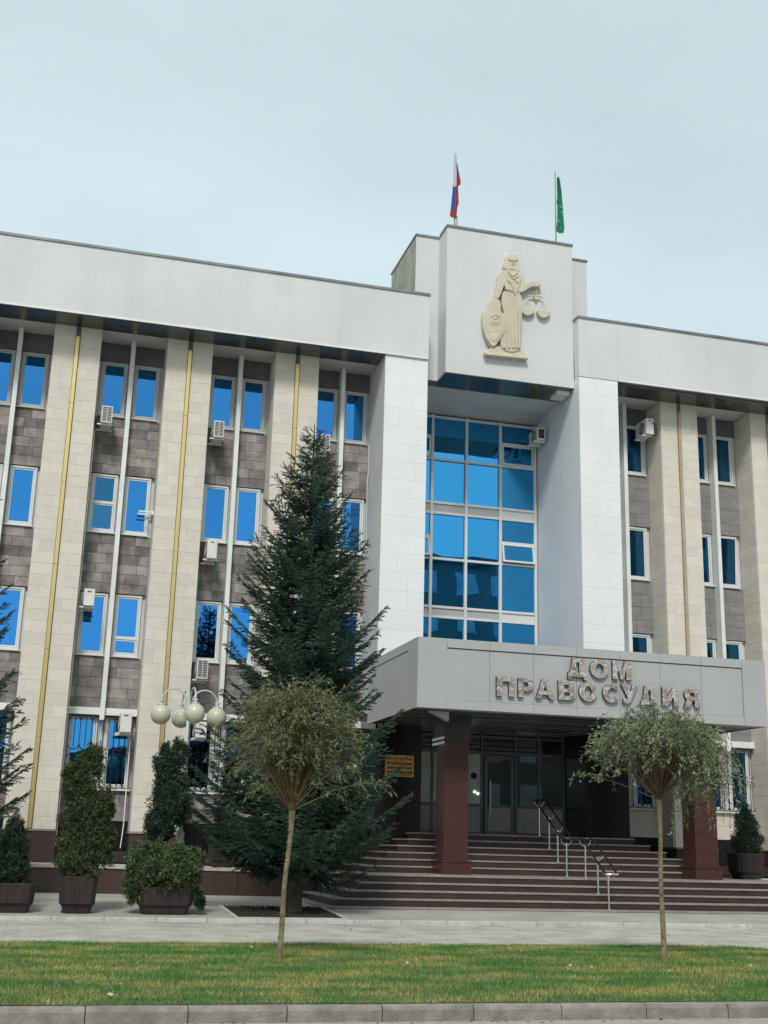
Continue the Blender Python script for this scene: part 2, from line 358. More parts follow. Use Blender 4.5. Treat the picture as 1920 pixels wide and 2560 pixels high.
for x0, x1, dz in ((-9.6, 9.0, 0), (16.87, 34, .0)):
    sp = B('soffit', x0, x1, 35.04, 36.3, ZS + .003, ZS + .1, wall_g, ch)
    n = int((x1 - x0) / 1.2)
    for i in range(n):
        a = x0 + (x1 - x0) * i / n; b = x0 + (x1 - x0) * (i + 1) / n
        B('soffit_panel', a + .004, b - .004, 34.10, 35.03, ZS - .02 + R.uniform(-.003, .003), ZS, soffit_m, sp)
# pylons with their own cladding slabs
def pylon(x0, x1, y1, z1, left):
    o = B('pylon', x0 + .03, x1 - .03, 34.102, y1, 1.1, z1, wall_g, ch)
    for (a, b, c, d) in coursed(x0, x1, 5.6, z1, .58, (.62, .95), R):
        piece('cladding_slab', wall_p, a + .001, b - .001, 34.09 + R.uniform(-.001, .001), 34.12, c + .001, d - .001, o)
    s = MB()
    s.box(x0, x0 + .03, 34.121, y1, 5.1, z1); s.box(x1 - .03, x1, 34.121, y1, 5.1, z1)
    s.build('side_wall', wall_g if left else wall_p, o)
    s = MB(); s.box(x0 - .006, x1 + .006, 34.06, 37.9, 1.1, 5.5); s.build('granite_base', granite_k, o)
    return o
pylon(9.0, 10.38, 37.8, ZS - .003, True)
pr = pylon(15.5, 16.87, 37.8, 16.6, False)
# right parapet block over its pylon, flush with it
o = B('parapet', 15.5, 16.877, 34.073, 34.42, 16.61, ZT - .05, wall_w, ch)
B('coping', 15.47, 16.9, 34.038, 34.45, ZT - .05, ZT + .03, coping_m, o)
# tower (attic) block
at = B('attic_block', 11.07, 15.485, 34.45, 38.2, 16.32, 21.42, wall_w, ch)
B('coping', 11.04, 15.515, 34.415, 35.2, 21.42, 21.50, coping_m, at)
B('soffit_panel', 11.09, 15.47, 34.46, 35.73, 16.295, 16.317, soffit_m, at)
B('soffit_panel', 15.0, 15.44, 34.7, 35.3, 16.16, 16.29, fin_m, at)
wg = B('attic_wing', 10.27, 16.41, 35.31, 38.36, 16.33, 21.40, wall_w, ch)
B('coping', 10.24, 16.44, 35.275, 38.4, 21.40, 21.47, coping_m, wg)
B('stained_side', 10.26, 10.27, 35.36, 38.33, 18.5, 21.38, stained, wg)
B('wing_soffit', 10.40, 11.05, 35.32, 35.75, 16.30, 16.325, graph, wg)
mb = MB(); mb.hull8([(10.38, 35.74, 16.28), (15.5, 35.74, 16.28), (10.38, 37.9, 16.09), (15.5, 37.9, 16.09),
                     (10.38, 35.74, 16.45), (15.5, 35.74, 16.45), (10.38, 37.9, 16.45), (15.5, 37.9, 16.45)])
mb.build('loggia_ceiling', wall_g, ch)

# bays ---------------------------------------------------------------
stone_store = []      # (px size proxy, kind, box, parent)
def pilaster(xc, hw, z0, tone=lime):
    o = B('pilaster', xc - hw + .02, xc + hw - .02, Yp + .009, 36.3, z0, ZS - .003, lime_j, ch)
    g = .072
    mbk = MB()
    for (x0, x1) in ((xc - hw, xc - g), (xc + g, xc + hw)):
        for (a, b, c, d) in coursed(x0, x1, z0 + .003, ZS - .02, .33, (.30, .62), R):
            stone_store.append(('stone_block', tone, (a + .0012, b - .0012, Yp + R.uniform(-.0025, .0015), Yp + .02, c + .0012, d - .0012), o))
    # sides (returns) of the pilaster in the same stone, joined
    for sx in (-1, 1):
        xa = xc + sx * hw
        for i in range(int((ZS - z0) / .33)):
            za = z0 + i * .33 + .004
            mbk.box(min(xa, xa - sx * .03), max(xa, xa - sx * .03), Yp + .062, 36.04, za, min(ZS - .01, za + .324))
    tag(mbk.build('side_cladding', tone, o), kind='stuff')
    B('groove_back', xc - g, xc + g, Yp + .003, Yp + .10, z0, ZS - .01, graph, o)
    for z in np.arange(z0 + .01, ZS - .1, 2.42):
        B('gold_strip', xc - .058, xc + .046, Yp - .055, Yp + .001, z, min(z + 2.41, ZS - .35), gold if xc < 12 else beige_m, o)
    return o
def fin(xc, z0):
    B('fin', xc - .065, xc + .065, Yf, 36.05, z0, ZS - .003, fin_m, ch)
WIN = {}
def window(x0, x1, z0, z1, style='single', pane=pane_m, tilt=0, frame=frame_m):
    w = x1 - x0; h = z1 - z0; key = (round(w, 3), round(h, 3), style, pane.name, tilt, frame.name)
    if key not in WIN:
        m = MB(); m.frame(-w / 2, w / 2, .0, h, .055, -.03, .05)
        m.box(-w / 2 - .03, w / 2 + .03, -.13, .0, -.05, -.012)      # sill
        P = []
        if style == 'single': P = [(-w / 2 + .06, w / 2 - .06, .065, h - .06)]
        if style == 'mid': P = [(-w / 2 + .06, w / 2 - .06, .065, h * .5 - .02), (-w / 2 + .06, w / 2 - .06, h * .5 + .02, h - .06)]
        if style == 'low': P = [(-w / 2 + .06, w / 2 - .06, .065, h * .27), (-w / 2 + .06, w / 2 - .06, h * .27 + .05, h - .06)]
        if style != 'single':
            zz = h * .5 if style == 'mid' else h * .27 + .025
            m.box(-w / 2 + .056, w / 2 - .056, -.025, .045, zz - .022, zz + .022)
        me = mesh('window', m.V, m.F, frame)
        sub = []
        for (a, b, c, d) in P:
            s = MB(); s.frame(a, b, c, d, .045, -.005, .035); sub.append(('sash', mesh('sash', s.V, s.F, frame)))
            s = MB(); s.box(a + .046, b - .046, .012, .022, c + .046, d - .046); sub.append(('pane', mesh('pane', s.V, s.F, pane)))
        WIN[key] = (me, sub)
    me, sub = WIN[key]; L0 = ((x0 + x1) / 2, Yr - .02, z0)
    o = obj('window', me, ch, L0)
    for n, sm in sub:
        c = obj(n, sm, o, L0)
        if tilt: c.rotation_euler.x = tilt
    return o
ROWS = ((6.86, 8.66), (10.50, 12.28), (14.13, 15.87))
SPANS = ((5.33, 6.80), (8.68, 10.44), (12.30, 14.07))
def grille(x0, x1, z0, z1, y):
    m = MB(); r = .012; n = max(4, round((x1 - x0) / .16)); dx = (x1 - x0) / n; zm = (z0 + z1) / 2
    for i in range(n + 1): 
        x = x0 + i * dx
        if i % 2 == 0: m.tube([(x, y, z0), (x, y, z1)], r, 4)
        else: m.tube([(x, y, z0 + .0), (x, y, zm - .12)], r, 4); m.tube([(x, y, zm + .12), (x, y, z1)], r, 4)
    for z in (z0, z1): m.tube([(x0, y, z), (x1, y, z)], .011, 4)
    def arc(cx, cz, rr, a0, a1):
        m.tube([(cx + rr * math.cos(a0 + (a1 - a0) * k / 6), y - .004, cz + rr * math.sin(a0 + (a1 - a0) * k / 6)) for k in range(7)], r, 4)
    for i in range(0, n):
        cx = x0 + (i + .5) * dx
        if i % 2 == 0:
            cx = x0 + (i + 1) * dx if i + 1 <= n else cx
            arc(cx, z1 - dx, dx, 0, math.pi); arc(cx, z0 + dx, dx, math.pi, 2 * math.pi)
            arc(cx, zm - dx - .05, dx, 0, math.pi); arc(cx, zm + dx + .05, dx, math.pi, 2 * math.pi)
    return m
def ground_window(x0, x1, z0, z1, panes, gr=True):
    m = MB(); m.frame(x0, x1, z0, z1, .06, 36.0, 36.10)
    xs = [x0] + panes + [x1]
    for x in panes: m.box(x - .05, x + .05, 35.99, 36.09, z0 + .061, z1 - .061)
    m.box(x0 - .05, x1 + .05, 35.86, 36.0, z0 - .07, z0 - .02)
    o = m.build('window', frame_m, ch)
    for a, b in zip(xs, xs[1:]):
        s = MB(); s.frame(a + .065, b - .065, z0 + .066, z1 - .066, .045, 36.01, 36.07); s.build('sash', frame_m, o)
        MB().box(a + .112, b - .112, 36.03, 36.045, z0 + .113, z1 - .113).build('pane', pane_v if x0 > 12 else pane_g, o)
    if gr: grille(x0 + .02, x1 - .02, z0 - .01, z1 + .0, 35.93).build('grille', iron, o)
    return o
def bay(xa, xb, side, styles={}, gpanes=None, stone=tuff, joint=tuff_j, pane=pane_m, hide_left=False):
    c = (xa + xb) / 2; w = .75; off = min(.87, (xb - xa) / 2 - .05)
    wallm = MB()
    for (z0, z1) in ((5.33, ZS),): wallm.box(xa, xb, Yr + .03, 36.34, z0, z1)
    wo = wallm.build('bay_wall', wall_g, ch)
    for row, (z0, z1) in enumerate(ROWS):
        for s in (0, 1):
            x0, x1 = (c - off, c - .11) if s == 0 else (c + .11, c + off)
            st = styles.get((row, s), ('single', 0, pane))
            window(x0, x1, z0, z1, st[0], st[2], st[1], frame_g if (row == 2 and pane is pane_m) else frame_m)
    for (z0, z1) in SPANS:
        for s in (0, 1):
            x0, x1 = (xa + .003, c - .067) if s == 0 else (c + .067, xb - .003)
            sp = B('spandrel', x0, x1, 35.99, 36.07, z0, z1, joint, ch)
            hh = .30 if stone is tuff else .45
            for (a, b, cc, d) in coursed(x0, x1, z0, z1, hh, (.30, .66), R):
                stone_store.append(('tuff_block', stone, (a + .003, b - .003, 35.965 + R.uniform(-.006, .004), 36.0, cc + .003, d - .003), sp))
    for s in (0, 1):
        x0, x1 = (xa + .003, c - .067) if s == 0 else (c + .067, xb - .003)
        B('head_panel', x0, x1, 36.02, 36.07, 15.9, ZS - .003, graph, ch)
    B('lintel', xa + .003, xb - .003, 35.80, 36.2, 5.13, 5.328, fin_m, ch)
    fin(c, 4.98)
    # ground floor
    wb = MB(); wb.box(xa, xb, 36.09, 36.34, 2.22, 5.13); o = wb.build('bay_wall', wall_g, ch)
    gp = gpanes or [c - .08, c + .16]
    ground_window(c - off - .02, c + off + .02, 3.12, 5.10, gp)
    sp = B('spandrel', xa + .003, xb - .003, 35.99, 36.1, 2.22, 3.04, joint, ch)
    for (a, b, cc, d) in coursed(xa + .003, xb - .003, 2.22, 3.04, .41, (.35, .75), R):
        stone_store.append(('tuff_block', stone if stone is tuff else lime, (a + .003, b - .003, 35.965 + R.uniform(-.006, .004), 36.0, cc + .003, d - .003), sp))
    B('basement_niche', xa + .003, xb - .003, 36.0, 36.34, 1.12, 2.215, granite_k, ch)
    B('niche_sill', xa + .003, xb - .003, 35.3, 36.0, 1.12, 1.42, granite, ch)
def plinth(xc, hw):
    o = B('plinth', xc - hw, xc + hw, 34.93, 36.2, 1.1, 1.90, granite_w, ch)
    B('plinth_cap', xc - hw - .02, xc + hw + .02, 34.90, 36.2, 1.90, 1.94, tread_m, o)
GL = [-.255 + 3.333 * k for k in (-2, -1, 0, 1, 2)]
HW = .685
for x in GL: pilaster(x, HW, 1.943); plinth(x, .70)
GR = [19.55, 22.95, 26.3]
for x in GR: pilaster(x, HW, 1.943); plinth(x, .70)
E = [(a + HW, b - HW) for a, b in zip(GL, GL[1:])]
bay(*E[0], 'L'); bay(*E[1], 'L')
bay(*E[2], 'L', {(1, 0): ('mid', 0, pane_v), (0, 1): ('low', 0, pane_m)})
bay(*E[3], 'L')
bay(GL[4] + HW, 9.0, 'L')
bay(16.87, GR[0] - HW, 'R', stone=tuff_s, joint=tuff_s, pane=pane_v)
bay(GR[0] + HW, GR[1] - HW, 'R', {(1, 1): ('single', .07, pane_v)}, stone=tuff_s, joint=tuff_s, pane=pane_v)
bay(GR[1] + HW, GR[2] - HW, 'R', stone=tuff_s, joint=tuff_s, pane=pane_v)
# the 300 stones of each kind that show largest stay single pieces, the rest is joined
CAMP = np.array((0, 0, 1.75))
for kind in ('stone_block', 'tuff_block'):
    L_ = [s for s in stone_store if s[0] == kind]
    def size(s):
        b = s[2]; c = np.array(((b[0] + b[1]) / 2, b[2], (b[4] + b[5]) / 2)); d = np.linalg.norm(c - CAMP)
        vis = 1 if (-1.75 < c[0] < 21.6 and not (c[0] > 15.5 and c[2] < 7)) else .01
        if c[0] < -.9 and c[2] < 11: vis *= .2 if c[0] < -1.6 else 1
        return vis * (b[1] - b[0]) * (b[5] - b[4]) * c[1] / d ** 3 * (.6 if 3.4 < c[0] < 7.6 and c[2] < 6 else 1)
    L_.sort(key=size, reverse=True)
    for (n, m, b, par) in L_[:299]: piece(n, m, b[0], b[1], b[2], b[3], b[4], b[5], par)
    bypar = {}
    for (n, m, b, par) in L_[299:]: bypar.setdefault(m.name, (m, MB()))[1].box(*b)
    for k, (m, mbx) in bypar.items():
        tag(mbx.build('stone_courses' if kind == 'stone_block' else 'tuff_courses', m, ch), kind='stuff')

# curtain wall -------------------------------------------------------
Yg = 37.7
xs = [10.44, 11.68, 12.90, 14.13, 15.40]
hz = [5.6, 7.45, 9.05, 9.38, 11.01, 12.58, 12.94, 14.47, 15.98]
m = MB()
for x in xs: m.box(x - .045, x + .045, Yg - .08, Yg + .08, 5.5, 16.04)
for z in hz:
    for a, b in zip(xs, xs[1:]): m.box(a + .046, b - .046, Yg - .06, Yg + .08, z - .04, z + .04)
for (a, b) in ((xs[0], xs[1]), (xs[3], xs[4])):
    for z in (15.28, 11.76): m.box(a + .046, b - .046, Yg - .06, Yg + .08, z - .035, z + .035)
cw = m.build('curtain_wall', frame_m, ch)
for ci, (a, b) in enumerate(zip(xs, xs[1:])):
    cells = list(zip(hz, hz[1:]))
    for (z0, z1) in cells:
        if z1 - z0 < .5:
            B('infill_panel', a + .047, b - .047, Yg - .02, Yg + .02, z0 + .042, z1 - .042, canopy_m if ci < 3 else wall_w, cw); continue
        parts = [(z0, z1)]
        if ci in (0, 3):
            for zt in (15.28, 11.76):
                if z0 < zt < z1: parts = [(z0, zt), (zt, z1)]
        for k, (p, q) in enumerate(parts):
            if len(parts) == 2 and k == 0:
                s = MB(); s.frame(-(b - a) / 2 + .06, (b - a) / 2 - .06, .05 - (q - p), -.045, .06, -.04, .02)
                sh = s.build('casement', frame_m, cw, ((a + b) / 2, Yg - .03, q))
                s = MB(); s.box(-(b - a) / 2 + .121, (b - a) / 2 - .121, -.012, -.002, .111 - (q - p), -.106)
                pn = s.build('casement_pane', pane_c, cw, ((a + b) / 2, Yg - .03, q))
                if p < 12:
                    sh.rotation_euler.x = pn.rotation_euler.x = -.16
            else:
                o = B('pane', a + .047, b - .047, Yg + .0, Yg + .012, p + .042, q - .042, pane_c, cw)

# canopy ---------------------------------------------------------------
CX0, CX1, CY, CZ0, CZ1 = 8.73, 18.55, 29.1, 5.09, 6.85
cn = MB().box(CX0 + .03, CX1 - .03, CY + .05, 34.05, CZ0 + .08, CZ1 - .03).build('canopy', graph, ch)
ce = [CX0, 9.50, 10.65, 11.84, 13.03, 14.24, 15.42, 16.62, 17.85, CX1]
for i, (a, b) in enumerate(zip(ce, ce[1:])):
    if i in (0, 8):
        B('canopy_panel', a + .004, b - .004, CY, CY + .04, CZ0, CZ1, canopy_m, cn)
    else:
        B('canopy_panel', a + .004, b - .004, CY, CY + .04, 6.625, CZ1, canopy_m, cn)
        B('canopy_panel', a + .005, b - .005, CY + .03, CY + .055, 5.318, 6.60, canopy_m, cn)
        mm = MB(); mm.hull8([(a + .004, CY, CZ0), (b - .004, CY, CZ0), (a + .004, CY + .04, CZ0), (b - .004, CY + .04, CZ0),
                             (a + .004, CY + .004, 5.30), (b - .004, CY + .004, 5.30), (a + .004, CY + .04, 5.316), (b - .004, CY + .04, 5.316)])
        mm.build('canopy_panel', canopy_m, cn)
for sx, x in ((0, CX0), (1, CX1 - .04)):
    ys = [CY + .042, 29.95, 31.3, 32.7, 34.04]
    for i, (a, b) in enumerate(zip(ys, ys[1:])):
        if i == 0: B('canopy_panel', x, x + .04, a, b - .006, CZ0, CZ1, canopy_m, cn)
        else:
            B('canopy_panel', x, x + .04, a, b - .006, 6.625, CZ1, canopy_m, cn)
            B('canopy_panel', x + (.0 if sx else .012), x + (.028 if sx else .04), a, b - .006, CZ0, 6.605, canopy_m, cn)
B('canopy_roof', CX0 + .05, CX1 - .05, CY + .06, 34.04, CZ1 - .029, CZ1 - .01, coping_m, cn)
B('canopy_edge_soffit', CX0 + .04, CX1 - .04, CY + .042, CY + .55, CZ0 + .02, CZ0 + .07, canopy_m, cn)
mm = MB(); y = CY + .56
while y < 35.65:
    t = R.uniform(-.012, .012); x0 = CX0 + .05 if y < 34 else 10.4; x1 = CX1 - .05 if y < 34 else 15.48
    xx = x0
    while xx < x1:
        xe = min(x1, xx + 3.0); t = R.uniform(-.014, .014)
        mm.hull8([(xx, y, CZ0 + .03 + t), (xe - .01, y, CZ0 + .03 + t), (xx, y + .115, CZ0 + .03 - t), (xe - .01, y + .115, CZ0 + .03 - t),
                  (xx, y, CZ0 + .06), (xe - .01, y, CZ0 + .06), (xx, y + .115, CZ0 + .06), (xe - .01, y + .115, CZ0 + .06)]); xx = xe
    y += .13
tag(mm.build('ceiling_slats', ceil_m, cn), kind='stuff')
B('lobby_ceiling', 10.4, 15.48, 34.06, 37.6, CZ0 + .07, 5.5, graph, ch)
def column(x0, x1, y0, y1):
    o = B('column', x0, x1, y0, y1, 1.42, CZ0 + .02, granite_r, ch, bevel=.008)
    B('column_base', x0 - .07, x1 + .07, y0 - .07, y1 + .07, 1.102, 1.40, granite_r, o)
    B('base_cap', x0 - .09, x1 + .09, y0 - .09, y1 + .09, 1.40, 1.44, granite, o)
    B('column_head', x0 - .05, x1 + .05, y0 - .05, y1 + .05, 4.45, CZ0 + .015, granite, o)
column(9.92, 10.58, 30.5, 31.18); column(17.03, 17.70, 30.5, 31.18)

# entrance glazing -----------------------------------------------------
Ye = 35.7; EZ = 2.132
ex = [10.40, 11.23, 12.33, 12.80, 13.90, 14.66, 15.46]
m = MB()
for x in ex: m.box(x - .035, x + .035, Ye - .05, Ye + .06, EZ, 5.12)
for a, b in zip(ex, ex[1:]):
    for z in (4.56, 5.05): m.box(a + .036, b - .036, Ye - .045, Ye + .05, z - .035, z + .035)
    if (a, b) != (12.80, 13.90):
        for z in (EZ + .05, 3.0): m.box(a + .036, b - .036, Ye - .045, Ye + .05, z - .045, z + .045)
eg = m.build('entrance_glazing', entry_f, ch)
for a, b in zip(ex, ex[1:]):
    B('pane', a + .037, b - .037, Ye, Ye + .012, 4.597, 5.013, pane_k, eg)
    if (a, b) == (12.80, 13.90): continue
    light = b <= 12.81
    B('pane', a + .037, b - .037, Ye, Ye + .012, 3.047, 4.523, pane_f if light else pane_k, eg)
    B('infill_panel', a + .037, b - .037, Ye - .01, Ye + .012, EZ + .097, 2.953, entry_p, eg)
m = MB(); m.frame(12.87, 13.83, EZ + .02, 4.50, .11, Ye - .07, Ye - .01); m.box(12.98, 13.72, Ye - .07, Ye - .01, 2.94, 3.02)
dr = m.build('door', entry_f, ch)
B('pane', 12.981, 13.719, Ye - .045, Ye - .035, 3.021, 4.389, pane_k, dr)
B('infill_panel', 12.981, 13.719, Ye - .05, Ye - .03, EZ + .131, 2.939, entry_p, dr)
MB().tube([(13.04, Ye - .13, 2.75), (13.04, Ye - .13, 3.75)], .016, 8).tube([(13.04, Ye - .13, 2.85), (13.04, Ye - .06, 2.85)], .01, 6).tube([(13.04, Ye - .13, 3.65), (13.04, Ye - .06, 3.65)], .01, 6).build('handle', steel, dr)
MB().box(13.74, 13.80, Ye - .09, Ye - .068, 2.4, 2.5).box(13.74, 13.80, Ye - .09, Ye - .068, 4.1, 4.2).build('hinge', entry_f, dr)
for x, z, rr in ((12.55, 3.87, .10),):
    m = MB(); m.tube([(x, Ye - .012, z), (x, Ye - .002, z)], rr, 20); m.build('round_sticker', granite_k, eg)
em = bpy.data.materials.new('green_glow'); em.use_nodes = True  # glowing discs on the pane stand in for lights seen in the glass
em.node_tree.nodes['Principled BSDF'].inputs['Emission Color'].default_value = (.75, 1, .8, 1); em.node_tree.nodes['Principled BSDF'].inputs['Emission Strength'].default_value = 3
for x, z in ((12.58, 3.40), (12.68, 3.35)):
    MB().tube([(x, Ye - .02, z), (x, Ye - .003, z)], .035, 12).build('glow_disc', em, eg)

# ------------------------------------------------------------ granite stairs and retaining walls
st = thing('granite_stairs', (13.75, 30.0, .42), 'broad brown granite stairs climbing from the plaza to the entrance doors', 'stairs')
def step(x0, x1, y0, y1, z0, z1, sides=True):
    o = B('step', x0, x1, y0, y1, z0, z1 - .038, granite, st)
    n = max(1, round((x1 - x0) / 1.5)); dx = (x1 - x0 + .04) / n
    for i in range(n):
        a = x0 - .02 + i * dx
        B('tread_slab', a + .001, a + dx - .001, y0 - .022, y1, z1 - .036, z1 + R.uniform(-.0015, .0015), tread_m, o)
    return o
for k in range(5):
    x0 = 6.24 + .345 * k; z1 = .42 + .17 * k
    step(x0, 27.5 - x0, 27.8 + .33 * k, 31.93, (.25 if k == 0 else z1 - .168), z1)
ld = B('landing', 7.62, 19.88, 31.94, 34.9, .4, 1.098, granite, st)
for k in range(6):
    z1 = 1.10 + .172 * (k + 1); x0 = 8.05 + .385 * k; x1 = 18.02 - .33 * k
    step(x0, x1, 31.2 + .33 * k, 34.04 if k < 5 else 34.04, z1 - .169 if k else 1.102, z1)
B('threshold', 10.39, 15.49, 34.05, 35.75, 1.1, 2.128, granite, st)
def retaining(x0, x1, label, cat):
    t = thing('retaining_wall', ((x0 + x1) / 2, 31.9, .44), label, cat)
    B('wall_body', x0, x1, 31.95, 34.9, .3, 1.02, granite, t)
    n = round((x1 - x0) / 1.28); dx = (x1 - x0) / n
    for i in range(n): piece('granite_panel', granite_w, x0 + i * dx + .003, x0 + (i + 1) * dx - .003, 31.90, 31.96, .40, 1.03, t)
    n = round((x1 - x0) / .52); dx = (x1 - x0) / n
    for i in range(n): 
        o = B('coping_stone', x0 + i * dx + .004, x0 + (i + 1) * dx - .004, 31.87, 32.35, 1.035, 1.10 + R.uniform(-.006, .012), tile_m, t)
    n2 = round((x1 - x0) / 1.0); dx = (x1 - x0) / n2
    for i in range(n2):
        for j in range(3): B('paving_slab', x0 + i * dx + .005, x0 + (i + 1) * dx - .005, 32.36 + j * .85, 33.2 + j * .85, 1.03, 1.09, tile_m, t)
    return t
retaining(-9.6, 7.60, 'low brown granite wall with pale coping left of the stairs', 'wall')
retaining(19.9, 33.1, 'low brown granite wall carrying the terrace right of the stairs', 'wall')

# ------------------------------------------------------------ sign letters, plaque
sg = thing('sign_lettering', (13.7, 29.1, 5.6), 'raised rust-stained steel letters ДОМ ПРАВОСУДИЯ on the front of the grey canopy', 'sign')
def arcp(cx, cy, rx, ry, a0, a1, n=10):
    return [(cx + rx * math.cos(math.radians(a0 + (a1 - a0) * k / n)), cy + ry * math.sin(math.radians(a0 + (a1 - a0) * k / n))) for k in range(n + 1)]
LET = {
 'П': ([(0, 0), (.31, 0), (.31, .77), (.69, .77), (.69, 0), (1, 0), (1, 1), (0, 1)], []),
 'Р': ([(0, 0), (.34, 0), (.34, .34), (.58, .34)] + arcp(.62, .67, .38, .33, -90, 90) + [(0, 1)], [[(.34, .55), (.55, .55)] + arcp(.57, .67, .10, .12, -90, 90, 6) + [(.34, .79)]]),
 'А': ([(0, 0), (.27, 0), (.34, .2), (.66, .2), (.73, 0), (1, 0), (.66, 1), (.34, 1)], [[(.41, .40), (.59, .40), (.5, .74)]]),
 'В': ([(0, 0)] + arcp(.63, .28, .37, .28, -90, 62) + arcp(.60, .74, .32, .26, -40, 90) + [(0, 1)], [[(.32, .2), (.55, .2)] + arcp(.57, .30, .09, .10, -90, 90, 6) + [(.32, .40)], [(.32, .60), (.52, .60)] + arcp(.54, .70, .08, .10, -90, 90, 6) + [(.32, .80)]]),
 'О': (arcp(.5, .5, .5, .51, 0, 345, 23), [arcp(.5, .5, .205, .27, 0, 340, 17)]),
 'С': (arcp(.52, .5, .52, .51, 38, 322, 22) + arcp(.55, .5, .25, .27, 318, 42, 14), []),
 'У': ([(.10, 0), (.38, 0), (.55, .09), (1, 1), (.70, 1), (.54, .58), (.34, 1), (0, 1), (.38, .32), (.30, .24), (.10, .24)], []),
 'Д': ([(0, -.17), (.17, -.17), (.17, 0), (.83, 0), (.83, -.17), (1, -.17), (1, .22), (.89, .22), (.89, 1), (.24, 1), (.17, .5), (.08, .22), (0, .22)], [[(.37, .22), (.60, .22), (.60, .77), (.45, .77), (.43, .5)]]),
 'М': ([(0, 0), (.27, 0), (.27, .6), (.42, 0), (.58, 0), (.73, .6), (.73, 0), (1, 0), (1, 1), (.66, 1), (.5, .42), (.34, 1), (0, 1)], []),
 'И': ([(0, 0), (.30, 0), (.70, .52), (.70, 0), (1, 0), (1, 1), (.70, 1), (.30, .48), (.30, 1), (0, 1)], []),
 'Я': ([(0, 0), (.36, 0), (.55, .36), (.66, .36), (.66, 0), (1, 0), (1, 1)] + arcp(.42, .69, .38, .31, 90, 215, 10) + [(.20, .42)], [[(.66, .57), (.46, .57)] + arcp(.45, .68, .10, .11, -90, -270, 6) + [(.66, .79)]]),
}
def letter(chh, x0, x1, zb, zt):
    outer, holes = LET[chh]
    cu = bpy.data.curves.new('p', 'CURVE'); cu.dimensions = '2D'; cu.fill_mode = 'BOTH'; cu.extrude = .038; cu.bevel_depth = .006; cu.offset = -.004
    for ring in [outer] + holes:
        sp = cu.splines.new('POLY'); sp.points.add(len(ring) - 1)
        for q, p in zip(sp.points, ring): q.co = (x0 + p[0] * (x1 - x0), zb + p[1] * (zt - zb), 0, 1)
        sp.use_cyclic_u = True
    o = bpy.data.objects.new('p', cu); C.objects.link(o); dg = bpy.context.evaluated_depsgraph_get(); dg.update()
    me0 = bpy.data.meshes.new_from_object(o.evaluated_get(dg)); bpy.data.objects.remove(o)
    V = [(q.co.x, CY - .024 - q.co.z, q.co.y) for q in me0.vertices]; F = [tuple(p.vertices) for p in me0.polygons]
    me = mesh('letter', V, F, [letter_m, letter_s])
    for p in me.polygons: p.material_index = 0 if abs(p.normal.y) > .35 else 1
    obj('letter', me, sg)
for c_, a, b in (('Д', 12.757, 13.285), ('О', 13.379, 13.896), ('М', 14.012, 14.551)): letter(c_, a, b, 6.085, 6.572)
for c_, a, b in (('П', 10.805, 11.285), ('Р', 11.389, 11.796), ('А', 11.873, 12.367), ('В', 12.486, 12.955), ('О', 13.061, 13.56),
                 ('С', 13.724, 14.19), ('У', 14.248, 14.72), ('Д', 14.80, 15.27), ('И', 15.423, 15.885), ('Я', 16.042, 16.513)):
    letter(c_, a, b, 5.475, 5.965)
pq = thing('plaque', (9.75, 34.04, 3.97), 'gold court name plaque on the dark wall between spruce and column', 'plaque')
B('plate', 9.30, 10.15, 34.02, 34.053, 3.66, 4.26, plaque_m, pq)
m = MB()
for j, z in enumerate((4.16, 4.02, 3.90, 3.78, 3.71)):
    x = 9.36
    while x < 10.08:
        w = R.uniform(.025, .06)
        m.box(x, x + w, 34.012, 34.021, z - (.03 if 0 < j < 4 else .014), z + (.03 if 0 < j < 4 else .014)); x += w + R.uniform(.012, .03)
tag(m.build('worn_engraving', letter_s, pq), kind='stuff')

# ------------------------------------------------------------ relief of Justice on the attic block
rl = thing('justice_relief', (13.05, 34.45, 17.0), 'sand-coloured relief of a blindfolded woman with shield and scales on the white attic block', 'relief')
def uv(u, v, y=34.45): return (11.938562 + .0018976109 * u - 3.7476e-06 * v, y, 20.793284 + .00028163 * u - .0019360845 * v)
def plate(pts, y0, th, bev, holes=(), cyc=True):
    cu = bpy.data.curves.new('p', 'CURVE'); cu.dimensions = '2D'; cu.fill_mode = 'BOTH'; cu.extrude = th / 2; cu.bevel_depth = bev; cu.bevel_resolution = 2; cu.offset = -bev * .6
    for ring in (pts,) + tuple(holes):
        sp = cu.splines.new('POLY'); P = [uv(*p) for p in ring]; sp.points.add(len(P) - 1)
        for q, p in zip(sp.points, P): q.co = (p[0], p[2], 0, 1)
        sp.use_cyclic_u = True
    o = bpy.data.objects.new('p', cu); C.objects.link(o); dg = bpy.context.evaluated_depsgraph_get(); dg.update()
    me = bpy.data.meshes.new_from_object(o.evaluated_get(dg)); bpy.data.objects.remove(o)
    V = [(q.co.x, y0 - th / 2 - bev - q.co.z, q.co.y) for q in me.vertices]; F = [tuple(p.vertices) for p in me.polygons]
    return V, F
def join(name, items, mat, parent):
    V = []; F = []
    for v, f in items:
        b = len(V); V += v; F += [tuple(b + i for i in g) for g in f]
    o = obj(name, mesh(name, V, F, mat), parent); return o
def tb(pts, r, y, n=6):
    m = MB(); m.tube([uv(u, v, y) for u, v in pts], r, n); return m.V, m.F
def smooth(pts, it=2):
    for _ in range(it):
        q = []
        for i in range(len(pts)):
            a = pts[i]; b = pts[(i + 1) % len(pts)]
            q += [(a[0] * .75 + b[0] * .25, a[1] * .75 + b[1] * .25), (a[0] * .25 + b[0] * .75, a[1] * .25 + b[1] * .75)]
        pts = q
    return pts
Y0 = 34.45
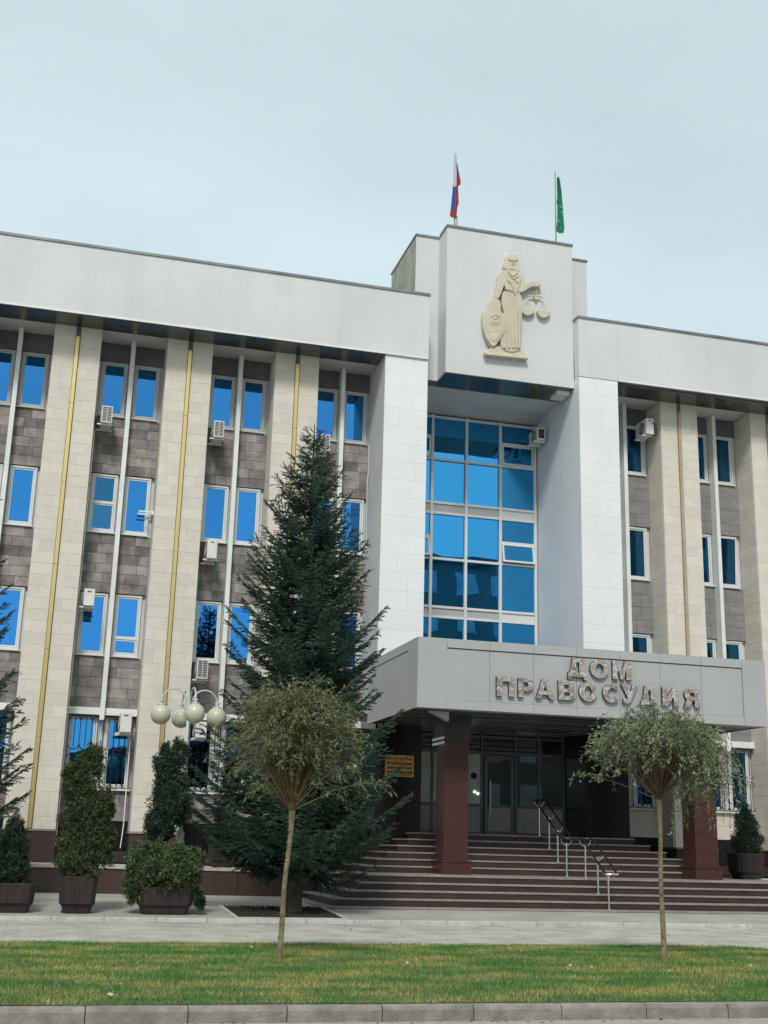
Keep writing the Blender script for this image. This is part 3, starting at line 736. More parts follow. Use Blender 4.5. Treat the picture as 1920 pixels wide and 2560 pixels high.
hair = smooth([(600, 200), (640, 160), (700, 150), (760, 165), (800, 210), (800, 290), (825, 370), (838, 440), (830, 492), (780, 470), (700, 440), (620, 455), (560, 435), (550, 370), (578, 320), (595, 290)])
face = smooth([(645, 270), (780, 275), (765, 345), (722, 388), (665, 350)])
band = smooth([(608, 235), (700, 215), (798, 240), (795, 285), (715, 298), (630, 282)])
torso = smooth([(560, 470), (640, 430), (700, 470), (780, 462), (860, 510), (862, 700), (835, 820), (790, 880), (700, 870), (560, 812)])
larm = smooth([(575, 455), (500, 480), (452, 560), (440, 700), (400, 880), (388, 960), (455, 975), (500, 870), (560, 700), (590, 480)])
rarm = smooth([(840, 515), (905, 550), (922, 640), (915, 725), (1000, 690), (1070, 650), (1170, 655), (1240, 700), (1232, 745), (1150, 760), (1070, 745), (980, 805), (880, 862), (805, 868), (830, 760)])
skirt = smooth([(560, 825), (522, 920), (520, 1100), (560, 1230), (592, 1400), (560, 1560), (512, 1650), (495, 1780), (520, 1880), (620, 1930), (700, 1950), (800, 1930), (842, 1890), (852, 1750), (872, 1400), (890, 1150), (880, 980), (850, 890), (790, 860), (690, 850)])
items = [plate(skirt, Y0, .12, .035), plate(torso, Y0 - .02, .13, .03), plate(larm, Y0 - .0, .13, .035), plate(rarm, Y0 - .02, .13, .03),
         plate(hair, Y0, .15, .035), plate(face, Y0 - .12, .07, .02), plate(band, Y0 - .10, .12, .02)]
items += [tb([(a, 880), (b, 1300), (c, 1880)], [.018, .036, .048], Y0 - .195) for a, b, c in ((585, 590, 560), (645, 650, 640), (705, 712, 712), (770, 780, 775), (830, 835, 825))]
items += [tb([(600, 640), (680, 700), (755, 930)], [.02, .038, .012], Y0 - .222), tb([(850, 620), (800, 760), (757, 930)], [.015, .034, .012], Y0 - .222), tb([(620, 480), (700, 580), (800, 500)], .018, Y0 - .225), tb([(640, 530), (715, 630), (820, 560)], .018, Y0 - .225),
          tb([(745, 640), (790, 690), (830, 660)], .034, Y0 - .215), tb([(560, 812), (640, 822), (700, 850)], .02, Y0 - .215), tb([(715, 295), (712, 322)], .014, Y0 - .24), tb([(690, 345), (738, 347)], .009, Y0 - .24),
          tb([(1100, 690), (1160, 700), (1180, 745)], .02, Y0 - .18), tb([(1140, 670), (1200, 700), (1215, 740)], .02, Y0 - .18), tb([(400, 960), (370, 1030), (430, 1090)], .02, Y0 - .17), tb([(430, 970), (420, 1040), (470, 1100)], .02, Y0 - .18)]
join('figure', items, relief_m, rl)
shield = smooth([(385, 975), (300, 1030), (255, 1175), (180, 1215), (165, 1400), (185, 1560), (245, 1720), (350, 1865), (430, 1790), (530, 1640), (582, 1500), (600, 1350), (570, 1240), (520, 1270), (480, 1180), (490, 1080), (440, 1000)], 1)
inner = [((u - 380) * .80 + 382, (v - 1430) * .82 + 1425) for u, v in shield]
circ = lambda cx, cy, a, b, n=24: [(cx + a * math.cos(2 * math.pi * k / n), cy + b * math.sin(2 * math.pi * k / n)) for k in range(n + 1)]
join('shield', [plate(shield, Y0 - .05, .13, .025), plate(inner, Y0 - .165, .05, .015), tb(circ(385, 1390, 108, 95), .012, Y0 - .25), tb(circ(385, 1400, 45, 42), .02, Y0 - .25), tb([(330, 1330), (350, 1320)], .02, Y0 - .25), tb([(410, 1320), (435, 1335)], .02, Y0 - .25),
                tb([(230, 1260), (300, 1200), (320, 1120), (375, 1050)], .018, Y0 - .21), tb([(470, 1190), (520, 1270)], .02, Y0 - .22), tb([(260, 1600), (380, 1590), (500, 1570)], .012, Y0 - .24), tb([(300, 1720), (380, 1770), (440, 1720), (500, 1640)], .014, Y0 - .235)], relief_m, rl)
def pan(cx, cy, w, h): return [(cx - w, cy)] + [(cx + w * math.cos(math.pi * k / 10) * -1, cy + h * math.sin(math.pi * k / 10)) for k in range(1, 10)] + [(cx + w, cy)]
join('scales', [tb([(1165, 735), (1160, 890)], .02, Y0 - .1), tb([(1005, 905), (1100, 905), (1158, 925), (1220, 912), (1300, 950)], [.014, .028, .035, .028, .014], Y0 - .1), plate([(1115, 910), (1205, 915), (1158, 1000)], Y0 - .04, .06, .01),
                tb([(1010, 960), (895, 1160)], .006, Y0 - .06, 4), tb([(1010, 960), (1005, 1165)], .006, Y0 - .06, 4), tb([(1010, 960), (1115, 1185)], .006, Y0 - .06, 4),
                tb([(1295, 1000), (1185, 1190)], .006, Y0 - .06, 4), tb([(1295, 1000), (1298, 1200)], .006, Y0 - .06, 4), tb([(1295, 1000), (1408, 1240)], .006, Y0 - .06, 4),
                plate(pan(1003, 1160, 115, 118), Y0 - .02, .10, .02), plate(pan(1295, 1195, 115, 125), Y0 - .02, .10, .02)], relief_m, rl)
join('pedestal', [plate([(345, 1845), (500, 1835), (860, 1880), (985, 2045), (215, 1945)], Y0, .12, .015), plate([(215, 1955), (985, 2050), (985, 2080), (215, 1992)], Y0, .2, .01)], relief_m, rl)

# ------------------------------------------------------------ flags
def flagpole(x, y, z0, z1, label, extra=False):
    t = thing('flag', (x, y, z0), label, 'flag')
    m = MB(); m.tube([(x, y, z0 - .1), (x, y, z1)], [.028, .018], 8)
    if extra: m.tube([(x + .085, y + .02, z0 - .1), (x + .085, y + .02, z0 + .55)], .02, 8)
    m.build('pole', coping_m, t); return t
def cloth(t, rows, mats, x0, y):
    """rows: z, [(x, material)...] boundaries; draped cloth with real folds"""
    V = []; F = []; MI = []; n = len(rows[0][1]) - 1; sub = 3
    zz = [r[0] for r in rows]; K = 26
    zs = np.linspace(zz[0], zz[-1], K); cols = []
    for i in range(n + 1): cols.append(np.interp(zs[::-1], zz[::-1], [r[1][i] for r in rows][::-1])[::-1])
    W_ = n * sub + 1
    for a in range(K):
        for i in range(n):
            for s in range(sub):
                f = s / sub; x = cols[i][a] * (1 - f) + cols[i + 1][a] * f
                V.append((x, y + .06 * math.sin((i * sub + s) * 1.9 + zs[a] * 1.3), zs[a]))
        V.append((cols[n][a], y + .06 * math.sin(n * sub * 1.9 + zs[a] * 1.3), zs[a]))
    for a in range(K - 1):
        for k in range(W_ - 1):
            F.append((a * W_ + k, a * W_ + k + 1, (a + 1) * W_ + k + 1, (a + 1) * W_ + k)); 
            zc = (zs[a] + zs[a + 1]) / 2; MI.append(mats(k // sub, zc))
    return V, F, MI
f1 = flagpole(11.385, 34.65, 21.45, 24.3, 'furled white, blue and red flag on the left corner of the attic roof', True)
rows = [(24.28, (11.345, 11.365, 11.37)), (23.96, (11.32, 11.39, 11.40)), (23.54, (11.30, 11.40, 11.48)), (23.15, (11.285, 11.40, 11.57)), (23.04, (11.27, 11.40, 11.46)), (22.73, (11.255, 11.385, 11.49)), (22.46, (11.235, 11.385, 11.51)), (22.26, (11.22, 11.385, 11.46)), (22.0, (11.20, 11.36, 11.45)), (21.88, (11.19, 11.31, 11.44))]
def mf(k, z):
    if k == 0: return 0 if z > 23.0 else (1 if z > 22.12 else 2)
    return 0 if z > 23.93 else (1 if z > 23.5 else 2)
V, F, MI = cloth(f1, rows, mf, 0, 34.6); me = mesh('cloth', V, F, [white_f, blue_f, red_f]); me.polygons.foreach_set('material_index', MI); me.polygons.foreach_set('use_smooth', [True] * len(F)); obj('cloth', me, f1)
f2 = flagpole(15.0, 34.65, 21.45, 24.3, 'furled green flag with small white marks on the right corner of the attic roof')
rows = [(24.06, (15.055, 15.075, 15.09)), (23.90, (15.05, 15.09, 15.13)), (23.44, (15.045, 15.11, 15.19)), (23.18, (15.02, 15.12, 15.21)), (23.06, (14.985, 15.12, 15.225)), (22.96, (15.02, 15.13, 15.235)), (22.33, (15.01, 15.14, 15.29)), (22.19, (15.0, 15.14, 15.315)), (22.02, (14.995, 15.13, 15.28)), (21.95, (15.0, 15.16, 15.26))]
V, F, MI = cloth(f2, rows, lambda k, z: 0, 0, 34.6); me = mesh('cloth', V, F, [green_f]); me.polygons.foreach_set('use_smooth', [True] * len(F)); cl = obj('cloth', me, f2)
MB().tube([(15.09, 34.52, 22.93), (15.13, 34.51, 22.90), (15.17, 34.52, 22.86)], .014, 6).tube([(15.17, 34.52, 22.72), (15.20, 34.52, 22.66)], .016, 6).tube([(15.01, 34.52, 22.38), (15.04, 34.52, 22.32)], .018, 6).build('emblem', white_f, cl)

# ------------------------------------------------------------ air conditioners
def ac(x0, x1, z0, z1, label, face='grille', y0=35.02, y1=35.82, bracket=True):
    t = thing('air_conditioner', ((x0 + x1) / 2, (y0 + y1) / 2, z0), label, 'air conditioner', 'outdoor air conditioner units')
    m = MB(); m.box(x0, x1, y0, y1, z0, z1); m.build('casing', ac_m, t, bevel=.012)
    if face == 'grille':
        xm = (x0 + x1) / 2
        for a, b in ((x0 + .03, xm - .01), (xm + .01, x1 - .03)):
            g = MB(); g.box(a, b, y0 - .006, y0 + .01, z0 + .04, z1 - .04, 0)
            for k in range(9): g.box(a, b, y0 - .014, y0 - .005, z0 + .05 + k * (z1 - z0 - .1) / 9, z0 + .062 + k * (z1 - z0 - .1) / 9, 1)
            g.build('grille', [ac_d, ac_m], t)
    elif face == 'dark':
        B('grille', x0 + .05, x1 - .05, y0 - .01, y0 + .01, z0 + .06, z1 - .05, ac_d, t)
    else:
        B('label_plate', x0 + .09, x1 - .10, y0 - .006, y0 + .01, z1 - .10, z1 - .07, ac_d, t)
    # fan side looks across the recess
    g = MB(); zc = (z0 + z1) / 2; yc = y0 + .33
    for s, x in ((-1, x0),):
        g.tube([(x + s * .002, yc, zc), (x + s * .012, yc, zc)], .21, 20, 0)
        for k in range(5): g.tube([(x + s * .016, yc + (.04 + .04 * k) * math.cos(a), zc + (.04 + .04 * k) * math.sin(a)) for a in np.linspace(0, 2 * math.pi, 17)], .004, 4, 1, False)
    g.build('fan_guard', [ac_d, ac_m], t)
    if bracket:
        for y in (y0 + .12, y1 - .12): MB().box(x0 - .10, x1 + .03, y - .015, y + .015, z0 - .045, z0 - .008).build('bracket_arm', fin_m, t)
    return t
ac(.62, .94, 13.58, 14.10, 'air conditioner with dark grille at the topmost window left of the first fin')
ac(3.95, 4.26, 13.51, 14.03, 'air conditioner with louvred end at the top window between first and second gold strips')
ac(7.26, 7.55, 13.45, 13.98, 'louvred air conditioner just above the tip of the tall spruce')
ac(.60, .90, 8.09, 8.58, 'plain white air conditioner over the second floor window in the leftmost full bay', 'plain')
ac(3.99, 4.28, 9.76, 10.33, 'plain white air conditioner under the third row window beside the spruce', 'plain')
ac(3.92, 4.24, 6.22, 6.78, 'louvred air conditioner above the globe lamp post')
ac(1.90, 2.21, 4.61, 5.16, 'rust-streaked air conditioner in front of the barred ground floor window', 'plain')
ac(4.0, 4.31, 4.56, 5.01, 'white air conditioner behind the right globe of the lamp', 'plain')
ac(18.34, 18.62, 15.28, 15.83, 'air conditioner with looping cables high beside the white pylon on the right wing', 'plain')
ac(15.05, 15.35, 15.18, 15.62, 'air conditioner with loose pipes inside the loggia beside the tall glass wall', 'dark', 36.55, 37.3)
cb = thing('bracket', (2.2, 35.7, 11.05), 'empty white air conditioner bracket sticking out beside a second row window', 'bracket')
MB().box(1.95, 2.325, 35.60, 35.63, 11.12, 11.16).build('arm', fin_m, cb); MB().box(1.95, 2.325, 35.9, 35.93, 11.12, 11.16).build('arm', fin_m, cb); MB().box(2.33, 2.40, 35.55, 36.0, 11.05, 11.17).build('back_plate', fin_m, cb)
def pipe(pts, r, label, mat=fin_m, brk=()):
    t = thing('pipe', pts[-1], label, 'pipe'); MB().tube(pts, r, 6).build('run', mat, t)
    m = MB()
    for (x, y, z) in brk: m.box(x - .03, x + .03, y - .03, y + .05, z - .02, z + .02)
    if brk: m.build('clamp', coping_m, t)
pipe([(.475, 35.55, 13.5), (.47, 35.5, 8), (.47, 35.5, 1.5)], .016, 'thin white drain pipe down the right side of the first gold-striped pilaster', brk=[(.45, 35.5, z) for z in (3, 5.2, 7.4, 9.6, 11.8)])
pipe([(2.24, 35.5, 4.5), (2.24, 35.5, 2.1), (2.20, 35.45, 1.5)], .016, 'thin white pipe below the rust-streaked air conditioner')
pipe([(18.84, 35.06, 5.0), (18.84, 35.06, 1.95)], .02, 'white pipe on the corner of the pilaster behind the right lollipop tree')
pipe([(8.93, 35.6, 14.0), (8.96, 35.62, 13.2), (8.91, 35.6, 12.8), (8.95, 35.6, 10.6)], .012, 'wavy white cable on the inner side of the left white pylon')
pipe([(18.55, 35.0, 15.7), (18.68, 34.98, 15.55), (18.70, 34.98, 15.3), (18.62, 35.0, 15.22), (18.6, 35.3, 15.3)], .014, 'looped black cable on the air conditioner of the right wing', iron)

# ------------------------------------------------------------ handrail
hr = thing('handrail', (13.4, 30.3, 1.1), 'double stainless and dark handrail climbing the middle of the granite stairs', 'handrail')
posts = [(13.27, 28.0, .42, 1.25), (13.30, 28.65, .76, 1.60), (13.36, 29.5, 1.10, 1.93), (13.46, 30.9, 1.10, 1.95), (13.49, 31.55, 1.445, 2.29), (13.52, 32.2, 1.79, 2.64), (13.56, 33.0, 2.13, 3.0)]
for (x, y, z0, z1) in posts:
    m = MB(); m.tube([(x, y, z0), (x, y, z1)], .02, 8); m.tube([(x, y, z0 + .001), (x, y, z0 + .03)], .04, 8); m.build('post', steel, hr)
    m = MB(); m.tube([(x + .155 * math.cos(a), y, z1 + .10 + .155 * math.sin(a)) for a in np.linspace(math.pi, 2 * math.pi, 11)], .012, 6); m.build('cradle', steel, hr)
def rail(dx, P): MB().tube([(x + dx, y, z + .11) for x, y, z in P], .026, 8).build('rail', rail_d, hr)
lowr = [(13.26, 27.78, 1.13), (13.27, 28.0, 1.25), (13.30, 28.65, 1.60), (13.345, 29.25, 1.925), (13.36, 29.5, 1.95)]
upr = [(13.455, 30.65, 1.95), (13.46, 30.9, 1.965), (13.49, 31.55, 2.29), (13.52, 32.2, 2.64), (13.55, 32.85, 2.98), (13.56, 33.0, 3.0)]
for s in (-.155, .155): rail(s, lowr); rail(s, upr)
for P, e in ((lowr[0], -1), (lowr[-1], 1), (upr[0], -1), (upr[-1], 1)):
    m = MB(); m.tube([(P[0] + .155 * math.cos(a), P[1] + e * .07 * math.sin(a), P[2] + .11) for a in np.linspace(0, math.pi, 9)], .028, 8); m.build('end_loop', steel if e < 0 and P is lowr[0] else rail_d, hr)

# ------------------------------------------------------------ globe lamp post
lp = thing('street_lamp', (2.90, 26.95, .33), 'white street lamp with four cream globes on curved arms', 'street lamp')
MB().lathe(2.90, 26.95, [(.085, .33), (.085, 1.9), (.06, 1.95), (.042, 2.0), (.036, 4.68), (.0, 4.71)], 16).build('pole', pole_m, lp, smooth=True)
for (dx, dy) in ((-.60, -.02), (.62, .04), (.07, -.60), (-.09, .62)):
    gx_, gy_ = 2.90 + dx, 26.95 + dy; zc = 4.367
    P = []
    for a in np.linspace(0, math.pi, 13):
        f = (1 - math.cos(a)) / 2; P.append((2.90 + dx * (.1 + .9 * f), 26.95 + dy * (.1 + .9 * f), 4.64 + .30 * math.sin(a)))
    P = [(P[0][0], P[0][1], 4.44)] + P; arm = MB().tube(P, .018, 8).build('arm', pole_m, lp)
    MB().lathe(gx_, gy_, [(.0, 4.68), (.05, 4.68), (.05, 4.64), (.035, 4.63), (.035, 4.60), (.09, 4.595), (.095, 4.57), (.0, 4.565)], 16).build('collar', pole_m, arm, smooth=False)
    MB().lathe(gx_, gy_, [(.217 * math.sin(a), zc + .217 * math.cos(a)) for a in np.linspace(0, math.pi, 22)], 32).build('globe', globe_m, arm, smooth=True)

fl = thing('floodlight', (9.72, 30.5, 4.4), 'small twin-tube floodlight fixed to the upper left side of the left red column', 'floodlight')
for z in (4.34, 4.46):
    MB().tube([(9.55, 30.35, z - .05), (9.88, 30.45, z + .04)], .035, 10).build('tube_lamp', frame_m, fl)
MB().box(9.84, 9.92, 30.52, 30.58, 4.28, 4.55).build('mount', entry_f, fl)
fl = thing('floodlight', (9.35, 29.8, 5.0), 'grey wedge-shaped floodlight under the left corner of the canopy', 'floodlight')
MB().hull8([(9.15, 29.6, 5.07), (9.75, 29.6, 5.07), (9.25, 29.9, 5.07), (9.75, 29.9, 5.07), (9.15, 29.6, 5.1), (9.75, 29.6, 5.1), (9.25, 29.9, 5.1), (9.75, 29.9, 5.1)]).build('bracket', entry_f, fl)
MB().hull8([(9.2, 29.62, 5.06), (9.74, 29.62, 4.84), (9.25, 29.85, 5.06), (9.74, 29.85, 4.84), (9.2, 29.62, 5.069), (9.74, 29.62, 5.069), (9.25, 29.85, 5.069), (9.74, 29.85, 5.069)]).build('housing', canopy_m, fl)

# ------------------------------------------------------------ planters
def planter(cx, cy, z, w, d, h, label, foot=.12, inset=.08):
    t = thing('planter', (cx, cy, z), label, 'planter', 'dark concrete planters')
    m = MB(); c = .10
    def oct_(w_, d_, zz, cc): 
        a, b = w_ / 2, d_ / 2
        return [(cx - a + cc, cy - b, zz), (cx + a - cc, cy - b, zz), (cx + a, cy - b + cc, zz), (cx + a, cy + b - cc, zz), (cx + a - cc, cy + b, zz), (cx - a + cc, cy + b, zz), (cx - a, cy + b - cc, zz), (cx - a, cy - b + cc, zz)]
    rings = [oct_(w - 2 * inset - .06, d - 2 * inset - .06, z, c * .7), oct_(w - 2 * inset, d - 2 * inset, z + foot, c * .7), oct_(w - .05, d - .05, z + foot + .06, c), oct_(w, d, z + h - .02, c), oct_(w - .01, d - .01, z + h, c), oct_(w - .12, d - .12, z + h, c), oct_(w - .14, d - .14, z + h - .10, c)]
    V = sum(rings, []); F = []
    for i in range(len(rings) - 1):
        for k in range(8): F.append((i * 8 + k, i * 8 + (k + 1) % 8, (i + 1) * 8 + (k + 1) % 8, (i + 1) * 8 + k))
    F.append(tuple(range(7, -1, -1)))
    obj('tub', mesh('tub', V, F, planter_m), t)
    F2 = [tuple(range(8))]; obj('soil', mesh('soil', oct_(w - .15, d - .15, z + h - .06, c), F2, soil), t)
    # vertical ribs cast in the concrete
    m = MB(); n = int((w - 2 * c) / .13)
    for i in range(n + 1):
        x = cx - (w / 2 - c) + (w - 2 * c) * i / n
        m.hull8([(x - .008, cy - d / 2 + .018, z + foot + .07), (x + .008, cy - d / 2 + .018, z + foot + .07), (x - .008, cy - d / 2 + .04, z + foot + .07), (x + .008, cy - d / 2 + .04, z + foot + .07),
                 (x - .008, cy - d / 2 - .006, z + h - .05), (x + .008, cy - d / 2 - .006, z + h - .05), (x - .008, cy - d / 2 + .02, z + h - .05), (x + .008, cy - d / 2 + .02, z + h - .05)])
    m.build('rib', planter_m, t); return t
planter(-.55, 26.35, .305, 1.2, .75, .55, 'wide dark planter holding the small cone shrub at the left edge')
planter(.865, 26.35, .305, .74, .74, .70, 'tall square dark planter under the bushy thuja')
planter(2.60, 26.35, .305, 1.12, .78, .52, 'wide low dark planter under the twisted shrub beside the lamp post')
planter(4.70, 33.2, 1.10, .70, .70, .60, 'dark planter on the terrace behind the left skirts of the tall spruce')
planter(6.36, 33.2, 1.10, .66, .70, .60, 'dark planter on the terrace behind the spruce trunk')
planter(20.1, 33.1, 1.10, .88, .8, .72, 'dark planter on the terrace right of the stairs')

# ------------------------------------------------------------ vegetation
def rotm(d, up):
    d = d / np.linalg.norm(d, axis=1, keepdims=True)
    s = np.cross(d, up); s /= np.linalg.norm(s, axis=1, keepdims=True) + 1e-9; u = np.cross(s, d)
    return d, s, u
def leaves(P, D, Lh, Wd, rng, droop=0):
    """rhombic leaves: P base, D direction, lengths, widths"""
    n = len(P); D = D / (np.linalg.norm(D, axis=1, keepdims=True) + 1e-9)
    r = rng.normal(size=(n, 3)); s = np.cross(D, r); s /= np.linalg.norm(s, axis=1, keepdims=True) + 1e-9
    u = np.cross(s, D)
    Lh = Lh[:, None]; Wd = Wd[:, None]
    a = P; b = P + D * Lh * .45 + s * Wd * .5 + u * Lh * .04; c = P + D * Lh; d = P + D * Lh * .45 - s * Wd * .5 + u * Lh * .04
    V = np.stack([a, b, c, d], 1).reshape(-1, 3); F = np.arange(4 * n).reshape(n, 4)
    return V, F
# --- spruce
def spruce_mesh(rng, H=10.95, zb=1.05):
    prof_z = [0.9, 1.2, 1.8, 2.6, 3.5, 4.5, 5.3, 6.2, 7.3, 8.3, 9.1, 10.1, 11.0]
    prof_r = [1.5, 2.1, 2.55, 2.5, 2.2, 1.95, 1.95, 1.68, 1.38, 1.08, .88, .48, .08]
    wood = MB(); segP = []; segD = []; segS = []
    z = zb; wi = 0
    while z < H - .18:
        Rr = np.interp(z, prof_z, prof_r); nb = 11 if z < 8 else (8 if z < 9.6 else 5)
        ph = rng.uniform(0, 6.28)
        for k in range(nb):
            a = ph + 2 * math.pi * k / nb + rng.uniform(-.25, .25); Lb = Rr * (rng.uniform(.58, .84) if rng.random() < .55 else rng.uniform(.84, 1.05))
            if Lb < .08: continue
            zz = z + rng.uniform(-.12, .12); rise = np.interp(z, [1, 5, 9, 11], [-.05, .12, .45, .9]) + rng.uniform(-.08, .08)
            out = np.array((math.cos(a), math.sin(a), 0.)); side = np.array((-math.sin(a), math.cos(a), 0.))
            bend = rng.uniform(-.12, .12)
            def pos(t): return out * Lb * t + side * bend * Lb * t * t + np.array((0, 0, zz + Lb * (rise * t - .30 * math.sin(math.pi * min(1, t * 1.0)) * .55 + .16 * t * t)))
            pts = [pos(t) for t in (0, .25, .5, .75, 1.)]
            wood.tube(pts, [.022 * (Lb + .3), .018 * (Lb + .2), .012 * (Lb + .1), .007, .003], 4, 0, False)
            nt_ = max(3, int(Lb / .068))
            for i in range(nt_):
                t = .12 + .88 * (i + rng.uniform(0, 1)) / nt_; p = pos(t); dp = pos(min(1, t + .05)) - pos(t - .05); dp /= np.linalg.norm(dp)
                for sg_ in (-1, 1):
                    tl = min(.56, .20 + .28 * Lb * (1 - t) + .04) * rng.uniform(.65, 1.1)
                    dr_ = dp * rng.uniform(.55, .95) + side * sg_ * rng.uniform(.6, 1.0) + np.array((0, 0, rng.uniform(-.50, .0))); dr_ /= np.linalg.norm(dr_)
                    ns = max(1, int(tl / .095))
                    q = p.copy(); d2 = dr_.copy()
                    for s in range(ns):
                        segP.append(q.copy()); segD.append(d2.copy()); segS.append(1.)
                        if rng.random() < .55 and s < ns - 1:
                            d3 = d2 + side * sg_ * rng.uniform(-.6, .6) + dp * rng.uniform(0, .8) + np.array((0, 0, rng.uniform(-.35, .05))); d3 /= np.linalg.norm(d3)
                            segP.append(q + d2 * .05); segD.append(d3); segS.append(.9)
                        q = q + d2 * .10; d2 = d2 + np.array((0, 0, -.05)) + rng.normal(size=3) * .05; d2 /= np.linalg.norm(d2)
            for i in range(int(Lb / .10) + 1):
                t = min(.98, i * .10 / Lb); segP.append(pos(t)); dd = pos(min(1., t + .03)) - pos(t); segD.append(dd / (np.linalg.norm(dd) + 1e-9)); segS.append(1.)
        z += np.interp(z, [1, 6, 11], [.23, .235, .19]); wi += 1
    for i in range(9):
        segP.append(np.array((0, 0, H - .62 + .08 * i))); segD.append(np.array((0.02, 0, 1.))); segS.append(.75)
    P = np.array(segP); D = np.array(segD); Sz = np.array(segS); n = len(P)
    D, s_, u_ = rotm(D, np.array((0.03, .02, 1.)))
    NV = []; 
    for k in range(12):
        a = 2 * math.pi * (k / 12. * 2.6) + rng.uniform(0, 6.28, n); f = k / 12.
        ra = s_ * np.cos(a)[:, None] + u_ * np.sin(a)[:, None]
        base = P + D * (f * .105)[..., None] if isinstance(f, np.ndarray) else P + D * (f * .105)
        tip = base + (ra * .031 + D * .030) * Sz[:, None] * rng.uniform(.8, 1.2, n)[:, None]
        w = np.cross(ra, D) * .0085
        NV.append(np.stack([base - w, base + w, tip], 1))
    V = np.concatenate(NV, 0).reshape(-1, 3); F = np.arange(len(V)).reshape(-1, 3)
    crown = npmesh('crown', V, F, needle)
    tr = MB(); tr.tube([(0, 0, -.08), (0, 0, .06), (.0, 0, .9), (.02, .0, 3), (.03, 0, 6), (.02, 0, 9), (0.01, 0, H - .1), (0.01, 0, H + .02)], [.24, .19, .165, .14, .10, .05, .012, .004], 12)
    return crown, mesh('trunk', tr.V, tr.F, bark_s), mesh('limbs', wood.V, wood.F, bark_s), n
rs = np.random.default_rng(11)
crown, trunk, limbs, nseg = spruce_mesh(rs)
def spruce(x, y, z, rot, sc, label):
    t = thing('spruce_tree', (x, y, z), label, 'spruce tree')
    for n_, me in (('crown', crown), ('trunk', trunk), ('limbs', limbs)):
        o = bpy.data.objects.new(n_, me); C.objects.link(o); o.parent = t
    t.rotation_euler.z = rot; t.scale = (sc,) * 3; return t
spruce(5.42, 27.0, .34, 0.4, 1.0, 'tall dark spruce growing from a soil pit in front of the left wing')
spruce(-2.80, 26.7, .33, 2.3, 1.0, 'dark spruce at the left edge, only its branch tips showing')
# tree pit
tp = tag(sheet('tree_pit', [(4.02, 25.62, .285), (6.2, 25.62, .285), (6.2, 27.9, .375), (4.02, 27.9, .375)], soil), kind='structure')
m = MB()
m.hull8([(3.94, 25.57, .26), (4.02, 25.57, .26), (3.94, 27.98, .36), (4.02, 27.98, .36), (3.94, 25.57, .30), (4.02, 25.57, .30), (3.94, 27.98, .41), (4.02, 27.98, .41)])
m.hull8([(6.2, 25.57, .26), (6.28, 25.57, .26), (6.2, 27.98, .36), (6.28, 27.98, .36), (6.2, 25.57, .30), (6.28, 25.57, .30), (6.2, 27.98, .41), (6.28, 27.98, .41)])
m.box(4.025, 6.195, 27.9, 27.98, .36, .41); m.box(4.025, 6.195, 25.565, 25.62, .26, .30)
m.build('pit_edging', concrete_l, tp)
n = 2600; P = np.stack([NR.uniform(4.05, 6.17, n), NR.uniform(25.65, 27.87, n), np.zeros(n)], 1); P[:, 2] = .29 + (P[:, 1] - 25.62) * .04
r_ = NR.uniform(.012, .045, n); T = np.array([(1, 0, 0), (-.5, .87, 0), (-.5, -.87, 0), (0, 0, 1.)]); V = (P[:, None, :] + T[None] * r_[:, None, None] * NR.uniform(.6, 1.2, (n, 4, 1))).reshape(-1, 3)
F = (np.array([(0, 1, 3), (1, 2, 3), (2, 0, 3)])[None] + np.arange(n)[:, None, None] * 4).reshape(-1, 3)
tag(obj('soil_clods', npmesh('soil_clods', V, F, soil), tp), kind='stuff')

